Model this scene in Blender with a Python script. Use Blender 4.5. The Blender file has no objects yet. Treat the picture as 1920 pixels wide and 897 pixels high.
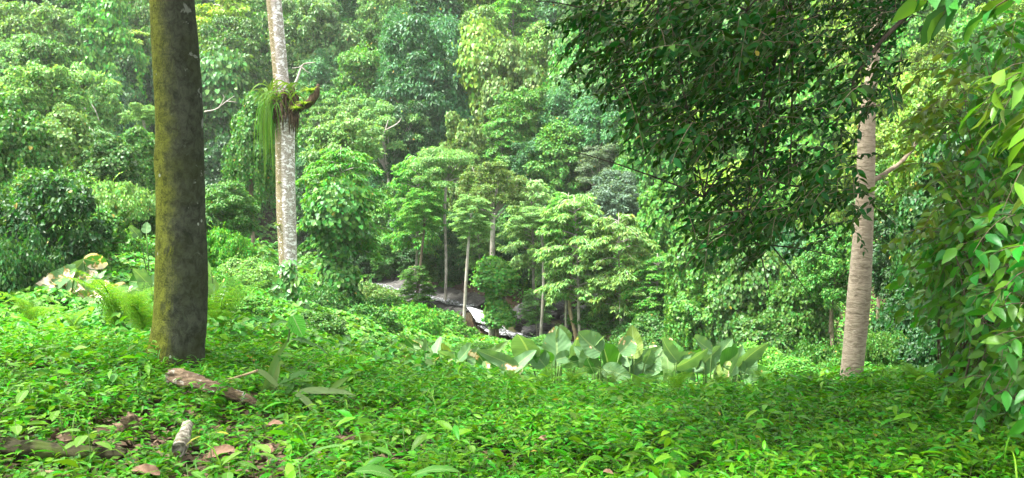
import bpy, math, random
import numpy as np
from mathutils import Vector
R = math.radians
rng = np.random.default_rng(7)
random.seed(7)
scene = bpy.context.scene
COL = scene.collection

# ------------------------------------------------------------------ camera
F = 960 / math.tan(R(31.0))
PITCH = R(-2.5)
CAMZ = 1.6
cam = bpy.data.cameras.new('camera'); cam.sensor_fit = 'HORIZONTAL'; cam.angle = R(62.0)
cam.clip_start = 0.05; cam.clip_end = 1500
cam_o = bpy.data.objects.new('camera', cam); COL.objects.link(cam_o)
cam_o.location = (0, 0, CAMZ); cam_o.rotation_euler = (R(90) + PITCH, 0, 0)
scene.camera = cam_o
def at(px, py, Y):
    """world point seen at photo pixel (1920 wide) at distance Y along the view"""
    dx = (px - 960) / F; dy = -(py - 448.5) / F
    v = np.array([dx, math.cos(PITCH) - dy * math.sin(PITCH), math.sin(PITCH) + dy * math.cos(PITCH)])
    v = v * (Y / v[1])
    return v + np.array([0, 0, CAMZ])
def ppm(Y): return F / Y

# ------------------------------------------------------------------ terrain
STREAM = [(540, 486, 60), (585, 508, 57), (640, 522, 53), (715, 537, 49), (790, 556, 45.5), (845, 569, 43.5), (885, 577, 42.6)]
STREAM = [at(*p) for p in STREAM]
LOWER = [at(912, 612, 42), at(965, 631, 41), np.array([3.5, 39, -5.1]), np.array([9, 37, -5.5]), np.array([18, 35, -6.0]), np.array([40, 32, -7.0])]
CP = [(0, -12, .1), (-12, -12, .3), (12, -12, .3), (0, 0, 0), (-6, 0, .05), (6, 0, .1), (0, 4, -.04), (-4, 4.5, .0), (4, 4, -.05),
      (0, 9, -.56), (4, 9.3, -.58), (2, 9, -.58), (7, 9, -.3), (10, 8, .2), (-3.3, 8, .02), (-1.2, 9, -.4), (-2.5, 11, -.5), (-5, 11, -.35), (-7.5, 14, -.4), (-10, 17, -.2),
      (-4, 15, -1.0), (0, 14, -2.1), (4, 14, -2.3), (8, 13.5, -1.7), (12, 12, .2), (0, 20, -3.2), (6, 20, -3.4), (-5.25, 20, -1.0), (-12, 23, -.4), (13, 18, -1.0), (20, 20, 2),
      (-14, 33, -.2), (-26, 34, 4), (-6.5, 30, -2.4), (-2, 30, -3.4), (2, 32, -4.4), (7, 31, -4.4), (14, 27, -3.6), (-9, 42, -2.6), (-20, 50, 0),
      (-22, 64, 1), (-11, 62, 1.5), (-3, 53, 0), (3, 48, -1.0), (9, 45, -2.0), (9, 51, 3), (18, 42, -2), (18, 49, 3.5), (32, 38, 1), (32, 50, 8), (45, 30, 6),
      (-45, 45, 10), (-45, 70, 20), (-20, 75, 9), (0, 70, 11), (20, 70, 16), (45, 70, 22), (-60, 95, 34), (-25, 95, 25), (0, 95, 30), (25, 95, 34), (60, 95, 40),
      (-60, 130, 55), (0, 130, 58), (60, 130, 62), (-90, 40, 25), (90, 40, 30), (0, 220, 95), (-160, 150, 80), (160, 150, 85), (-120, -60, 5), (120, -60, 5), (0, -100, 2), (0, 320, 110), (-250, 50, 70), (250, 50, 75)]
CP = CP + [tuple(p - np.array([0, 0, .15])) for p in STREAM] + [tuple(p - np.array([0, 0, .2])) for p in LOWER]
CP = np.array(CP, float)
def _k(r): return np.sqrt(r * r + 2.0)
_A = _k(np.linalg.norm(CP[:, None, :2] - CP[None, :, :2], axis=2)) - np.eye(len(CP)) * 0.02
_n = len(CP)
_B = np.zeros((_n + 1, _n + 1)); _B[:_n, :_n] = _A; _B[:_n, _n] = 1; _B[_n, :_n] = 1
_W = np.linalg.solve(_B, np.append(CP[:, 2], 0))
def _seg(path):
    out = []
    for a, b in zip(path[:-1], path[1:]):
        for t in np.linspace(0, 1, 12, endpoint=False): out.append(a * (1 - t) + b * t)
    return np.array(out)
SP = np.vstack([_seg(STREAM), _seg(LOWER)])
def terr(x, y):
    x = np.atleast_1d(np.asarray(x, float)); y = np.atleast_1d(np.asarray(y, float))
    out = np.empty(x.shape); xf = x.ravel(); yf = y.ravel(); of = out.ravel()
    for s in range(0, xf.size, 20000):
        q = np.stack([xf[s:s + 20000], yf[s:s + 20000]], 1)
        dx = q[:, :1] - CP[None, :, 0]; dy = q[:, 1:] - CP[None, :, 1]
        z = np.sqrt(dx * dx + dy * dy + 2.0) @ _W[:_n] + _W[_n]
        z = z + .05 * np.sin(q[:, 0] * 1.7 + np.sin(q[:, 1] * 1.3)) * np.cos(q[:, 1] * 1.9 + .5)
        c = np.where((q[:, 1] > 28) & (q[:, 1] < 64) & (q[:, 0] > -22) & (q[:, 0] < 44))[0]
        if len(c):
            dx = q[c, :1] - SP[None, :, 0]; dy = q[c, 1:] - SP[None, :, 1]; d2 = dx * dx + dy * dy; j = d2.argmin(1); m = np.exp(-(d2.min(1) / 2.25) ** 2)
            z[c] = z[c] * (1 - m) + (SP[j, 2] - .22) * m
        of[s:s + 20000] = z
    return of.reshape(x.shape)
def tz(x, y): return float(terr(x, y)[0])

# ------------------------------------------------------------------ mesh helpers
def nrm(a): return a / np.maximum(np.linalg.norm(a, axis=-1, keepdims=True), 1e-9)
class MB:
    def __init__(s): s.v = []; s.l = []; s.c = []; s.n = 0; s.at = []; s.smooth = False
    def add(s, v, faces_flat, sizes, uv=None):
        v = np.asarray(v, float).reshape(-1, 3)
        s.v.append(v); s.l.append(np.asarray(faces_flat, np.int64).ravel() + s.n); s.c.append(np.asarray(sizes, np.int64).ravel()); s.n += len(v)
        s.at.append(uv if uv is not None else np.zeros((len(v), 2)))
        return s
    def tris(s): return sum(int((c - 2).sum()) for c in s.c)
    def mesh(s, name, mat, origin=None, uv=False):
        me = bpy.data.meshes.new(name)
        v = np.vstack(s.v); l = np.concatenate(s.l); c = np.concatenate(s.c)
        if origin is not None: v = v - np.asarray(origin, float)
        me.vertices.add(len(v)); me.loops.add(len(l)); me.polygons.add(len(c))
        me.vertices.foreach_set('co', v.astype(np.float32).ravel())
        me.loops.foreach_set('vertex_index', l.astype(np.int32))
        st = np.concatenate([[0], np.cumsum(c)[:-1]]).astype(np.int32)
        me.polygons.foreach_set('loop_start', st); me.polygons.foreach_set('loop_total', c.astype(np.int32))
        if s.smooth: me.polygons.foreach_set('use_smooth', np.ones(len(c), bool))
        me.update(calc_edges=True)
        if uv:
            a = np.vstack(s.at)
            for k, nm in ((0, 'along'), (1, 'across')):
                t = me.attributes.new(nm, 'FLOAT', 'POINT'); t.data.foreach_set('value', a[:, k].astype(np.float32))
        me.materials.append(mat)
        return me
def link(name, me, parent=None, color=None):
    o = bpy.data.objects.new(name, me); COL.objects.link(o)
    if parent is not None: o.parent = parent
    if color is not None: o.color = (*color, 1)
    return o
def obj(name, mb, mat, parent=None, origin=None, color=None, uv=False):
    if parent is not None and origin is None: origin = np.array(parent.location)
    return link(name, mb.mesh(name, mat, origin, uv), parent, color)
def tag(o, label=None, cat=None, group=None, kind=None):
    if label: o['label'] = label
    if cat: o['category'] = cat
    if group: o['group'] = group
    if kind: o['kind'] = kind
    return o
def thing(name, loc, label, cat, group=None):
    o = bpy.data.objects.new(name, None); COL.objects.link(o); o.location = [float(t) for t in loc]
    o.empty_display_size = .2
    return tag(o, label, cat, group)

T_KITE = (np.array([(0, 0, 0), (.45, -.5, .07), (1, 0, -.1), (.45, .5, .07)], float), [(0, 1, 2), (0, 2, 3)])
T_HEX = (np.array([(0, 0, 0), (.25, -.42, .05), (.62, -.38, .03), (1, 0, -.14), (.62, .38, .03), (.25, .42, .05)], float), [(0, 1, 2, 3), (0, 3, 4, 5)])
T_HEART = (np.array([(0, 0, 0), (-.12, -.3, .02), (.18, -.52, .05), (.6, -.36, .02), (1, 0, -.12), (.6, .36, .02), (.18, .52, .05), (-.12, .3, .02)], float), [(0, 1, 2, 3, 4), (0, 4, 5, 6, 7)])
T_NEAR = (np.array([(0, 0, 0), (.35, 0, 0), (.7, 0, -.05), (1, 0, -.17), (.14, -.26, .03), (.38, -.47, .06), (.7, -.34, .0), (.14, .26, .03), (.38, .47, .06), (.7, .34, .0)], float),
          [(0, 4, 5, 1), (1, 5, 6, 2), (2, 6, 3), (0, 1, 8, 7), (1, 2, 9, 8), (2, 3, 9)])
def leaves(mb, P, D, N, L, W, T):
    V, Fc = T
    P = np.asarray(P, float); n = len(P)
    if n == 0: return mb
    D = nrm(D); S = nrm(np.cross(D, N)); N = np.cross(S, D)
    L = np.broadcast_to(np.asarray(L, float), (n,)); W = np.broadcast_to(np.asarray(W, float), (n,))
    v = P[:, None] + (L[:, None] * V[None, :, 0])[..., None] * D[:, None] + (W[:, None] * V[None, :, 1])[..., None] * S[:, None] + (L[:, None] * V[None, :, 2])[..., None] * N[:, None]
    flat = np.concatenate([np.array(f) for f in Fc]); sz = np.array([len(f) for f in Fc])
    k = len(V)
    loops = (np.arange(n)[:, None] * k + flat[None]).ravel()
    return mb.add(v.reshape(-1, 3), loops, np.tile(sz, n))
def tube(mb, pts, rad, sides=6, cap=True, rough=0.0, seed=0, rings=0):
    pts = np.asarray(pts, float); rad = np.broadcast_to(np.asarray(rad, float), (len(pts),)).copy()
    if rings:
        t = np.linspace(0, len(pts) - 1, rings)
        # catmull-rom resample
        i = np.clip(t.astype(int), 0, len(pts) - 2); f = (t - i)[:, None]
        p0 = pts[np.maximum(i - 1, 0)]; p1 = pts[i]; p2 = pts[i + 1]; p3 = pts[np.minimum(i + 2, len(pts) - 1)]
        rr = np.interp(t, np.arange(len(pts)), rad)
        pts = .5 * ((2 * p1) + (-p0 + p2) * f + (2 * p0 - 5 * p1 + 4 * p2 - p3) * f ** 2 + (-p0 + 3 * p1 - 3 * p2 + p3) * f ** 3); rad = rr
    T = nrm(np.gradient(pts, axis=0))
    ref = np.array([0, 1., 0]) if abs(T[len(T) // 2][1]) < .8 else np.array([1., 0, 0])
    A = nrm(np.cross(T, ref)); B = np.cross(T, A)
    an = np.arange(sides) / sides * 2 * math.pi
    rr = rad[:, None] * np.ones(sides)[None]
    if rough:
        g = np.random.default_rng(seed)
        ph = g.random(8) * 6.28
        u = np.arange(len(pts))[:, None] / len(pts)
        for q in range(8):
            rr = rr * (1 + rough * .5 / (1 + q * .35) * np.sin(an[None] * (q % 4 + 1) + ph[q] + u * (4 + 5 * q)))
        rr = rr * (1 + rough * .22 * (g.random(rr.shape) - .5))
    v = pts[:, None] + rr[..., None] * (np.cos(an)[None, :, None] * A[:, None] + np.sin(an)[None, :, None] * B[:, None])
    n = len(pts); i = np.arange(n - 1)[:, None]; j = np.arange(sides)[None]; j2 = (j + 1) % sides
    q = np.stack([i * sides + j, i * sides + j2, (i + 1) * sides + j2, (i + 1) * sides + j], -1).reshape(-1, 4)
    flat = q.ravel(); sz = np.full(len(q), 4)
    if cap:
        flat = np.concatenate([flat, np.arange(sides)[::-1], np.arange(sides) + (n - 1) * sides]); sz = np.concatenate([sz, [sides, sides]])
    return mb.add(v.reshape(-1, 3), flat, sz)
def bez(p0, p1, p2, n):
    t = np.linspace(0, 1, n)[:, None]
    return (1 - t) ** 2 * np.asarray(p0) + 2 * t * (1 - t) * np.asarray(p1) + t ** 2 * np.asarray(p2)
def blade(mb, base, tip, width, normal, bend=.15, fold=.12, wavy=.03, nu=14, seed=0, shape=.75, tear=0.0):
    """a broad leaf: curved midrib, folded halves, wavy edge; along/across stored for the veins"""
    g = np.random.default_rng(seed)
    base = np.asarray(base, float); tip = np.asarray(tip, float); ax = tip - base; Lg = np.linalg.norm(ax)
    N = np.asarray(normal, float); N = nrm(N - ax * (N @ ax) / (Lg * Lg)); S = nrm(np.cross(ax, N))
    c = bez(base, (base + tip) / 2 + N * bend * Lg, tip, nu)
    t = np.linspace(0, 1, nu); w = np.sin(math.pi * np.clip(t, .015, .995) ** shape) ** .62 * width / 2
    vs = np.array([-1, -.72, -.4, -.06, .06, .4, .72, 1]); ph = g.random(3) * 6.28
    v = c[:, None] + (w[:, None] * vs[None])[..., None] * S
    off = fold * np.abs(vs)[None] ** 1.3 * w[:, None] * 1.0 + wavy * Lg * np.abs(vs)[None] ** 2 * np.sin(t[:, None] * 17 + ph[0] + vs[None] * 1.3) * np.sin(math.pi * t[:, None]) 
    v = v + off[..., None] * N
    if tear: v = v + (g.random((nu, len(vs), 1)) - .5) * tear * Lg * (np.abs(vs)[None, :, None] > .8)
    k = len(vs); i = np.arange(nu - 1)[:, None]; j = np.arange(k - 1)[None]
    q = np.stack([i * k + j, i * k + j + 1, (i + 1) * k + j + 1, (i + 1) * k + j], -1).reshape(-1, 4)
    uv = np.stack([np.repeat(t[:, None] * Lg / max(width, .01), k, 1), np.repeat(vs[None], nu, 0)], -1).reshape(-1, 2)
    return mb.add(v.reshape(-1, 3), q.ravel(), np.full(len(q), 4), uv)
def ribbon(mb, pts, w, N):
    """a narrow strap leaf with a shallow channel"""
    pts = np.asarray(pts, float); n = len(pts); T = nrm(np.gradient(pts, axis=0)); S = nrm(np.cross(T, np.asarray(N, float)[None])); M = np.cross(S, T)
    w = np.broadcast_to(np.asarray(w, float), (n,))
    v = np.stack([pts - S * w[:, None] + M * w[:, None] * .35, pts, pts + S * w[:, None] + M * w[:, None] * .35], 1)
    i = np.arange(n - 1)[:, None]; j = np.arange(2)[None]
    q = np.stack([i * 3 + j, i * 3 + j + 1, (i + 1) * 3 + j + 1, (i + 1) * 3 + j], -1).reshape(-1, 4)
    return mb.add(v.reshape(-1, 3), q.ravel(), np.full(len(q), 4))

# ------------------------------------------------------------------ materials
class NT:
    def __init__(s, name):
        s.m = bpy.data.materials.new(name); s.m.use_nodes = True; s.t = s.m.node_tree; s.t.nodes.clear()
        s.out = s.t.nodes.new('ShaderNodeOutputMaterial')
    def n(s, typ, **kw):
        nd = s.t.nodes.new(typ)
        for k, v in kw.items():
            if k in nd.inputs.keys(): 
                nd.inputs[k].default_value = v
            else: setattr(nd, k, v)
        return nd
    def l(s, a, b): s.t.links.new(a, b)
    def math(s, op, a, b=None, clamp=False):
        nd = s.t.nodes.new('ShaderNodeMath'); nd.operation = op; nd.use_clamp = clamp
        for k, x in enumerate((a, b)):
            if x is None: continue
            if isinstance(x, (int, float)): nd.inputs[k].default_value = x
            else: s.l(x, nd.inputs[k])
        return nd.outputs[0]
    def mix(s, f, a, b, blend='MIX'):
        nd = s.t.nodes.new('ShaderNodeMix'); nd.data_type = 'RGBA'; nd.blend_type = blend
        for k, x in ((0, f), (6, a), (7, b)):
            if isinstance(x, (int, float)): nd.inputs[k].default_value = x
            elif isinstance(x, tuple): nd.inputs[k].default_value = (*x, 1)
            else: s.l(x, nd.inputs[k])
        return nd.outputs[2]
    def ramp(s, f, lo, hi):
        nd = s.t.nodes.new('ShaderNodeMapRange'); nd.interpolation_type = 'SMOOTHSTEP'
        s.l(f, nd.inputs[0]); nd.inputs[1].default_value = lo; nd.inputs[2].default_value = hi
        return nd.outputs[0]
    def noise(s, scale, detail=4, rough=.6, vec=None, dist=0.0):
        nd = s.t.nodes.new('ShaderNodeTexNoise'); nd.inputs['Scale'].default_value = scale; nd.inputs['Detail'].default_value = detail
        nd.inputs['Roughness'].default_value = rough; nd.inputs['Distortion'].default_value = dist
        if vec is not None: s.l(vec, nd.inputs['Vector'])
        return nd.outputs[0]
    def obj(s, scale=None):
        tc = s.t.nodes.new('ShaderNodeTexCoord')
        if scale is None: return tc.outputs['Object']
        mp = s.t.nodes.new('ShaderNodeMapping'); mp.inputs['Scale'].default_value = scale; s.l(tc.outputs['Object'], mp.inputs[0]); return mp.outputs[0]
    def bump(s, h, strength=.5, dist=.02):
        nd = s.t.nodes.new('ShaderNodeBump'); nd.inputs['Strength'].default_value = strength; nd.inputs['Distance'].default_value = dist
        s.l(h, nd.inputs['Height']); return nd.outputs[0]
    def pri(s, color, rough=.8, spec=.3, bump=None):
        b = s.t.nodes.new('ShaderNodeBsdfPrincipled'); b.inputs['Specular IOR Level'].default_value = spec
        if isinstance(color, tuple): b.inputs['Base Color'].default_value = (*color, 1)
        else: s.l(color, b.inputs['Base Color'])
        if isinstance(rough, (int, float)): b.inputs['Roughness'].default_value = rough
        else: s.l(rough, b.inputs['Roughness'])
        if bump is not None: s.l(bump, b.inputs['Normal'])
        return b
    def done(s, sh): s.l(sh, s.out.inputs['Surface']); return s.m

def leaf_material(name, rough=.5, spec=.35, trans=.38, hue=.035, val=.45, sere=.003, sere_col=(.26, .20, .03)):
    t = NT(name)
    oi = t.n('ShaderNodeObjectInfo'); ge = t.n('ShaderNodeNewGeometry')
    wn = t.n('ShaderNodeTexWhiteNoise', noise_dimensions='1D'); t.l(ge.outputs['Random Per Island'], wn.inputs['W'])
    hs = t.n('ShaderNodeHueSaturation'); t.l(oi.outputs['Color'], hs.inputs['Color'])
    r1 = ge.outputs['Random Per Island']; r2 = wn.outputs['Value']
    t.l(t.math('ADD', .5 - hue, t.math('MULTIPLY', r1, hue * 2)), hs.inputs['Hue'])
    t.l(t.math('ADD', 1 - val, t.math('MULTIPLY', r2, val * 2)), hs.inputs['Value'])
    hs.inputs['Saturation'].default_value = 1.0
    col = t.mix(t.math('GREATER_THAN', r1, 1 - sere), hs.outputs['Color'], sere_col)
    p = t.pri(col, rough, spec)
    tr = t.n('ShaderNodeBsdfTranslucent')
    t.l(t.mix(1.0, col, (1.5, 1.35, .6), 'MULTIPLY'), tr.inputs['Color'])
    mx = t.n('ShaderNodeMixShader'); mx.inputs[0].default_value = trans
    t.l(p.outputs[0], mx.inputs[1]); t.l(tr.outputs[0], mx.inputs[2])
    return t.done(mx.outputs[0])
M_LEAF = leaf_material('foliage')
M_GLOSS = leaf_material('glossy_foliage', rough=.42, spec=.35, trans=.35, sere=.0015, sere_col=(.22, .19, .03))
M_CARPET = leaf_material('carpet_foliage', rough=.45, spec=.22, trans=.38, hue=.03, val=.5, sere=.002)
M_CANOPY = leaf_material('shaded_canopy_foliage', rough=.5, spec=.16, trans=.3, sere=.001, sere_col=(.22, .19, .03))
M_FERN = leaf_material('fern_foliage', rough=.6, spec=.2, trans=.5, hue=.02, val=.25, sere=.0)

def broad_leaf_material(name, dead=0.0):
    t = NT(name)
    oi = t.n('ShaderNodeObjectInfo')
    au = t.n('ShaderNodeAttribute', attribute_name='along').outputs['Fac']; av = t.n('ShaderNodeAttribute', attribute_name='across').outputs['Fac']
    ab = t.math('ABSOLUTE', av)
    vein = t.math('SINE', t.math('MULTIPLY', t.math('SUBTRACT', au, t.math('MULTIPLY', ab, .35)), 42.0))
    rib = t.math('LESS_THAN', ab, .07)
    blot = t.noise(5, 4, .6, t.obj())
    c = t.mix(t.math('MULTIPLY', t.ramp(vein, -.2, 1), .22), oi.outputs['Color'], t.mix(1.0, oi.outputs['Color'], (.6, .62, .6), 'MULTIPLY'))
    c = t.mix(t.math('MULTIPLY', t.ramp(blot, .35, .7), .35), c, t.mix(1.0, oi.outputs['Color'], (1.35, 1.2, .9), 'MULTIPLY'))
    c = t.mix(t.math('MULTIPLY', rib, .6), c, (.22, .30, .12))
    if dead:
        d = t.math('ADD', t.noise(3.2, 3, .6, t.obj()), t.math('MULTIPLY', ab, .05))
        c = t.mix(t.ramp(d, dead, dead + .03), c, (.32, .20, .08)); c = t.mix(t.ramp(d, dead + .03, dead + .05), c, (.55, .46, .36))
    p = t.pri(c, .55, .22, t.bump(vein, .3, .004))
    tr = t.n('ShaderNodeBsdfTranslucent'); t.l(t.mix(1.0, c, (1.4, 1.4, .55), 'MULTIPLY'), tr.inputs['Color'])
    mx = t.n('ShaderNodeMixShader'); mx.inputs[0].default_value = .3; t.l(p.outputs[0], mx.inputs[1]); t.l(tr.outputs[0], mx.inputs[2])
    return t.done(mx.outputs[0])
M_BROAD = broad_leaf_material('broad_leaf_blade'); M_BROAD_DEAD = broad_leaf_material('withered_broad_leaf', .55); M_BROAD_SPOT = broad_leaf_material('spotted_broad_leaf', .615)

def bark(name, c1, c2, scale, stretch, bump=.6, patch=None, pt=(.55, .6), pscale=6, dist=.02):
    t = NT(name); v = t.obj(stretch)
    n1 = t.noise(scale, 6, .65, v, .4); n2 = t.noise(scale * .2, 3, .5, t.obj())
    c = t.mix(t.ramp(n1, .3, .7), c1, c2); c = t.mix(t.math('MULTIPLY', t.ramp(n2, .35, .65), .5), c, t.mix(1.0, c, (.6, .6, .55), 'MULTIPLY'))
    if patch:
        n3 = t.noise(pscale, 5, .6, t.obj(), .3); c = t.mix(t.ramp(n3, *pt), c, patch)
    return t.done(t.pri(c, .9, .15, t.bump(n1, bump, dist)).outputs[0])
M_BARK = bark('brown_bark', (.09, .065, .04), (.20, .16, .11), 9, (1, 1, .3))
M_PALEBARK = bark('pale_bark', (.17, .15, .12), (.40, .37, .32), 6, (1, 1, .5), .3)
M_WOOD = bark('broken_wood', (.045, .03, .02), (.23, .165, .10), 30, (.25, 1, 1), 1.0, patch=(.30, .28, .23), pt=(.56, .64), pscale=14)
M_WHITELOG = bark('white_barked_log', (.09, .075, .05), (.36, .33, .27), 22, (1, 1, .5), .8, patch=(.16, .10, .05), pt=(.62, .66), pscale=10)
M_STICK = bark('fallen_stick', (.12, .09, .05), (.30, .24, .13), 20, (1, 1, 1), .6)
M_MOSSLOG = bark('mossy_log', (.025, .022, .012), (.07, .068, .03), 12, (1, 1, 1), .8, patch=(.045, .065, .012), pt=(.5, .6))
M_ROOT = bark('fibrous_roots', (.028, .018, .011), (.11, .075, .045), 25, (1, 1, .3), 1.0)

def mossy_bark():
    t = NT('mossy_bark'); ge = t.n('ShaderNodeNewGeometry'); sx = t.n('ShaderNodeSeparateXYZ'); t.l(ge.outputs['True Normal'], sx.inputs[0])
    n1 = t.noise(15, 8, .75, t.obj((1, 1, .75)), .5); n2 = t.noise(3.0, 4, .6, t.obj()); n4 = t.noise(60, 3, .7, t.obj())
    c = t.mix(t.ramp(n1, .34, .66), (.026, .030, .020), (.078, .084, .058))
    c = t.mix(t.math('MULTIPLY', t.ramp(n2, .4, .65), .5), c, (.040, .048, .016))
    side = t.math('ADD', t.math('MULTIPLY', sx.outputs[0], -.52), t.math('MULTIPLY', t.math('ADD', n2, n1), .42))
    po = t.n('ShaderNodeSeparateXYZ'); t.l(t.obj(), po.inputs[0])
    side = t.math('ADD', side, t.math('MULTIPLY', po.outputs[2], -.035))
    moss = t.mix(t.ramp(t.math('ADD', t.math('MULTIPLY', n4, .5), t.math('MULTIPLY', n1, .5)), .36, .62), (.045, .055, .008), (.17, .19, .024))
    c = t.mix(t.ramp(side, .12, .74), c, moss)
    spots = t.n('ShaderNodeTexVoronoi', Scale=9.0); t.l(t.obj((1, 1, .8)), spots.inputs['Vector']); 
    gate = t.ramp(t.noise(1.9, 2, .5, t.obj()), .5, .58)
    sp = t.math('MULTIPLY', t.math('LESS_THAN', t.math('ADD', spots.outputs['Distance'], t.math('MULTIPLY', n1, .2)), .21), gate)
    c = t.mix(t.math('MULTIPLY', sp, .8), c, (.36, .40, .32))
    lich = t.math('MULTIPLY', t.ramp(t.noise(5.5, 5, .6, t.obj(), .3), .62, .66), t.ramp(t.math('ADD', t.math('MULTIPLY', po.outputs[2], .18), sx.outputs[0]), .75, 1.3))
    c = t.mix(t.math('MULTIPLY', lich, .8), c, (.25, .26, .23))
    h = t.math('ADD', t.math('MULTIPLY', n1, 1.0), t.math('MULTIPLY', n4, .3))
    return t.done(t.pri(c, .95, .1, t.bump(h, 1.0, .035)).outputs[0])
M_MOSSY = mossy_bark()
def lichen_bark():
    t = NT('lichen_bark'); ge = t.n('ShaderNodeNewGeometry'); sx = t.n('ShaderNodeSeparateXYZ'); t.l(ge.outputs['True Normal'], sx.inputs[0])
    n1 = t.noise(9, 6, .7, t.obj((1, 1, 1.6)), .6); n2 = t.noise(2.2, 4, .6, t.obj()); n3 = t.noise(24, 4, .6, t.obj((1, 1, 2.5)))
    c = t.mix(t.ramp(n3, .35, .65), (.17, .14, .11), (.34, .31, .27))
    c = t.mix(t.ramp(n1, .50, .58), c, (.60, .58, .56))
    side = t.math('ADD', t.math('MULTIPLY', sx.outputs[0], -.75), t.math('MULTIPLY', n1, .5))
    br = t.mix(t.ramp(n3, .35, .65), (.095, .078, .035), (.20, .17, .10))
    c = t.mix(t.math('MULTIPLY', t.ramp(side, .25, .45), t.ramp(n1, .66, .56)), c, br)
    return t.done(t.pri(c, .9, .15, t.bump(n3, .7, .02)).outputs[0])
M_LICHEN = lichen_bark()
def ringed_bark():
    t = NT('ringed_tan_bark'); 
    n3 = t.noise(9, 6, .7, t.obj((1, 1, 3.2)), .8); n2 = t.noise(1.6, 4, .6, t.obj((1, 1, .6))); n4 = t.noise(30, 4, .6, t.obj((1, 1, 2)))
    c = t.mix(t.ramp(n3, .30, .62), (.15, .12, .083), (.33, .275, .20))
    c = t.mix(t.math('MULTIPLY', t.ramp(n2, .42, .66), .55), c, (.24, .18, .12))
    po = t.n('ShaderNodeSeparateXYZ'); t.l(t.obj(), po.inputs[0])
    c = t.mix(t.math('MULTIPLY', t.ramp(t.math('ADD', n2, t.math('MULTIPLY', po.outputs[2], -.06)), .50, .62),   .45), c, (.36, .34, .32))
    return t.done(t.pri(c, .9, .12, t.bump(t.math('ADD', n3, t.math('MULTIPLY', n4, .4)), .9, .02)).outputs[0])
M_TAN = ringed_bark()
def soil():
    t = NT('leafy_soil'); n1 = t.noise(3, 8, .7, t.obj()); n2 = t.noise(.25, 3, .5, t.obj())
    c = t.mix(t.ramp(n1, .3, .7), (.022, .015, .009), (.075, .05, .028)); c = t.mix(t.math('MULTIPLY', t.ramp(n2, .4, .6), .6), c, (.025, .038, .012))
    return t.done(t.pri(c, .95, .1, t.bump(n1, .8, .05)).outputs[0])
M_SOIL = soil()
def rock(name, a, b, wet=.5):
    t = NT(name); n1 = t.noise(1.3, 8, .65, t.obj((1, 1, 2.2)), .5); n2 = t.noise(6, 6, .7, t.obj())
    c = t.mix(t.ramp(n1, .35, .65), a, b); c = t.mix(t.math('MULTIPLY', t.ramp(n2, .5, .7), .4), c, (.13, .12, .10))
    return t.done(t.pri(c, wet, .4, t.bump(t.math('ADD', n1, t.math('MULTIPLY', n2, .4)), 1.0, .15)).outputs[0])
M_ROCK = rock('wet_dark_rock', (.014, .014, .014), (.055, .054, .05), .45); M_SLAB = rock('grey_stream_rock', (.018, .017, .014), (.050, .047, .039), .6)
M_LITTER_BANK = bark('leaf_litter_bank', (.03, .02, .013), (.10, .062, .042), 7, (1, 1, 1), .8)
def water(name, foam_lo, foam_hi, stretch):
    t = NT(name); n = t.noise(5.5, 8, .75, t.obj(stretch), 1.0)
    c = t.mix(t.ramp(n, foam_lo, foam_hi), (.055, .06, .055), (.66, .68, .70))
    return t.done(t.pri(c, .18, .5, t.bump(n, .5, .08)).outputs[0])
M_WATER = water('stream_water', .50, .64, (1.1, .45, 1)); M_FALL = water('falling_water', .40, .60, (2.4, 2.4, .3)); M_FOAM = water('foaming_water', .49, .62, (1, 1, 1))
def litter_mat():
    t = NT('dead_leaf'); ge = t.n('ShaderNodeNewGeometry'); n = t.noise(30, 4, .6, t.obj())
    c = t.mix(ge.outputs['Random Per Island'], (.055, .034, .02), (.17, .115, .07)); c = t.mix(t.math('MULTIPLY', n, .5), c, (.12, .08, .05))
    return t.done(t.pri(c, .8, .2).outputs[0])
M_LITTER = litter_mat()

# leaf albedos
C = dict(m=(.056, .172, .020), g=(.074, .235, .022), y=(.135, .27, .022), b=(.036, .145, .040), p=(.115, .250, .060), o=(.098, .190, .034), d=(.023, .092, .016), s=(.095, .165, .085))
CW = dict(m='mid-green', g='bright green', y='yellow-green', b='bluish-green', p='pale green', o='olive', d='dark green', s='silvery green')

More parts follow.
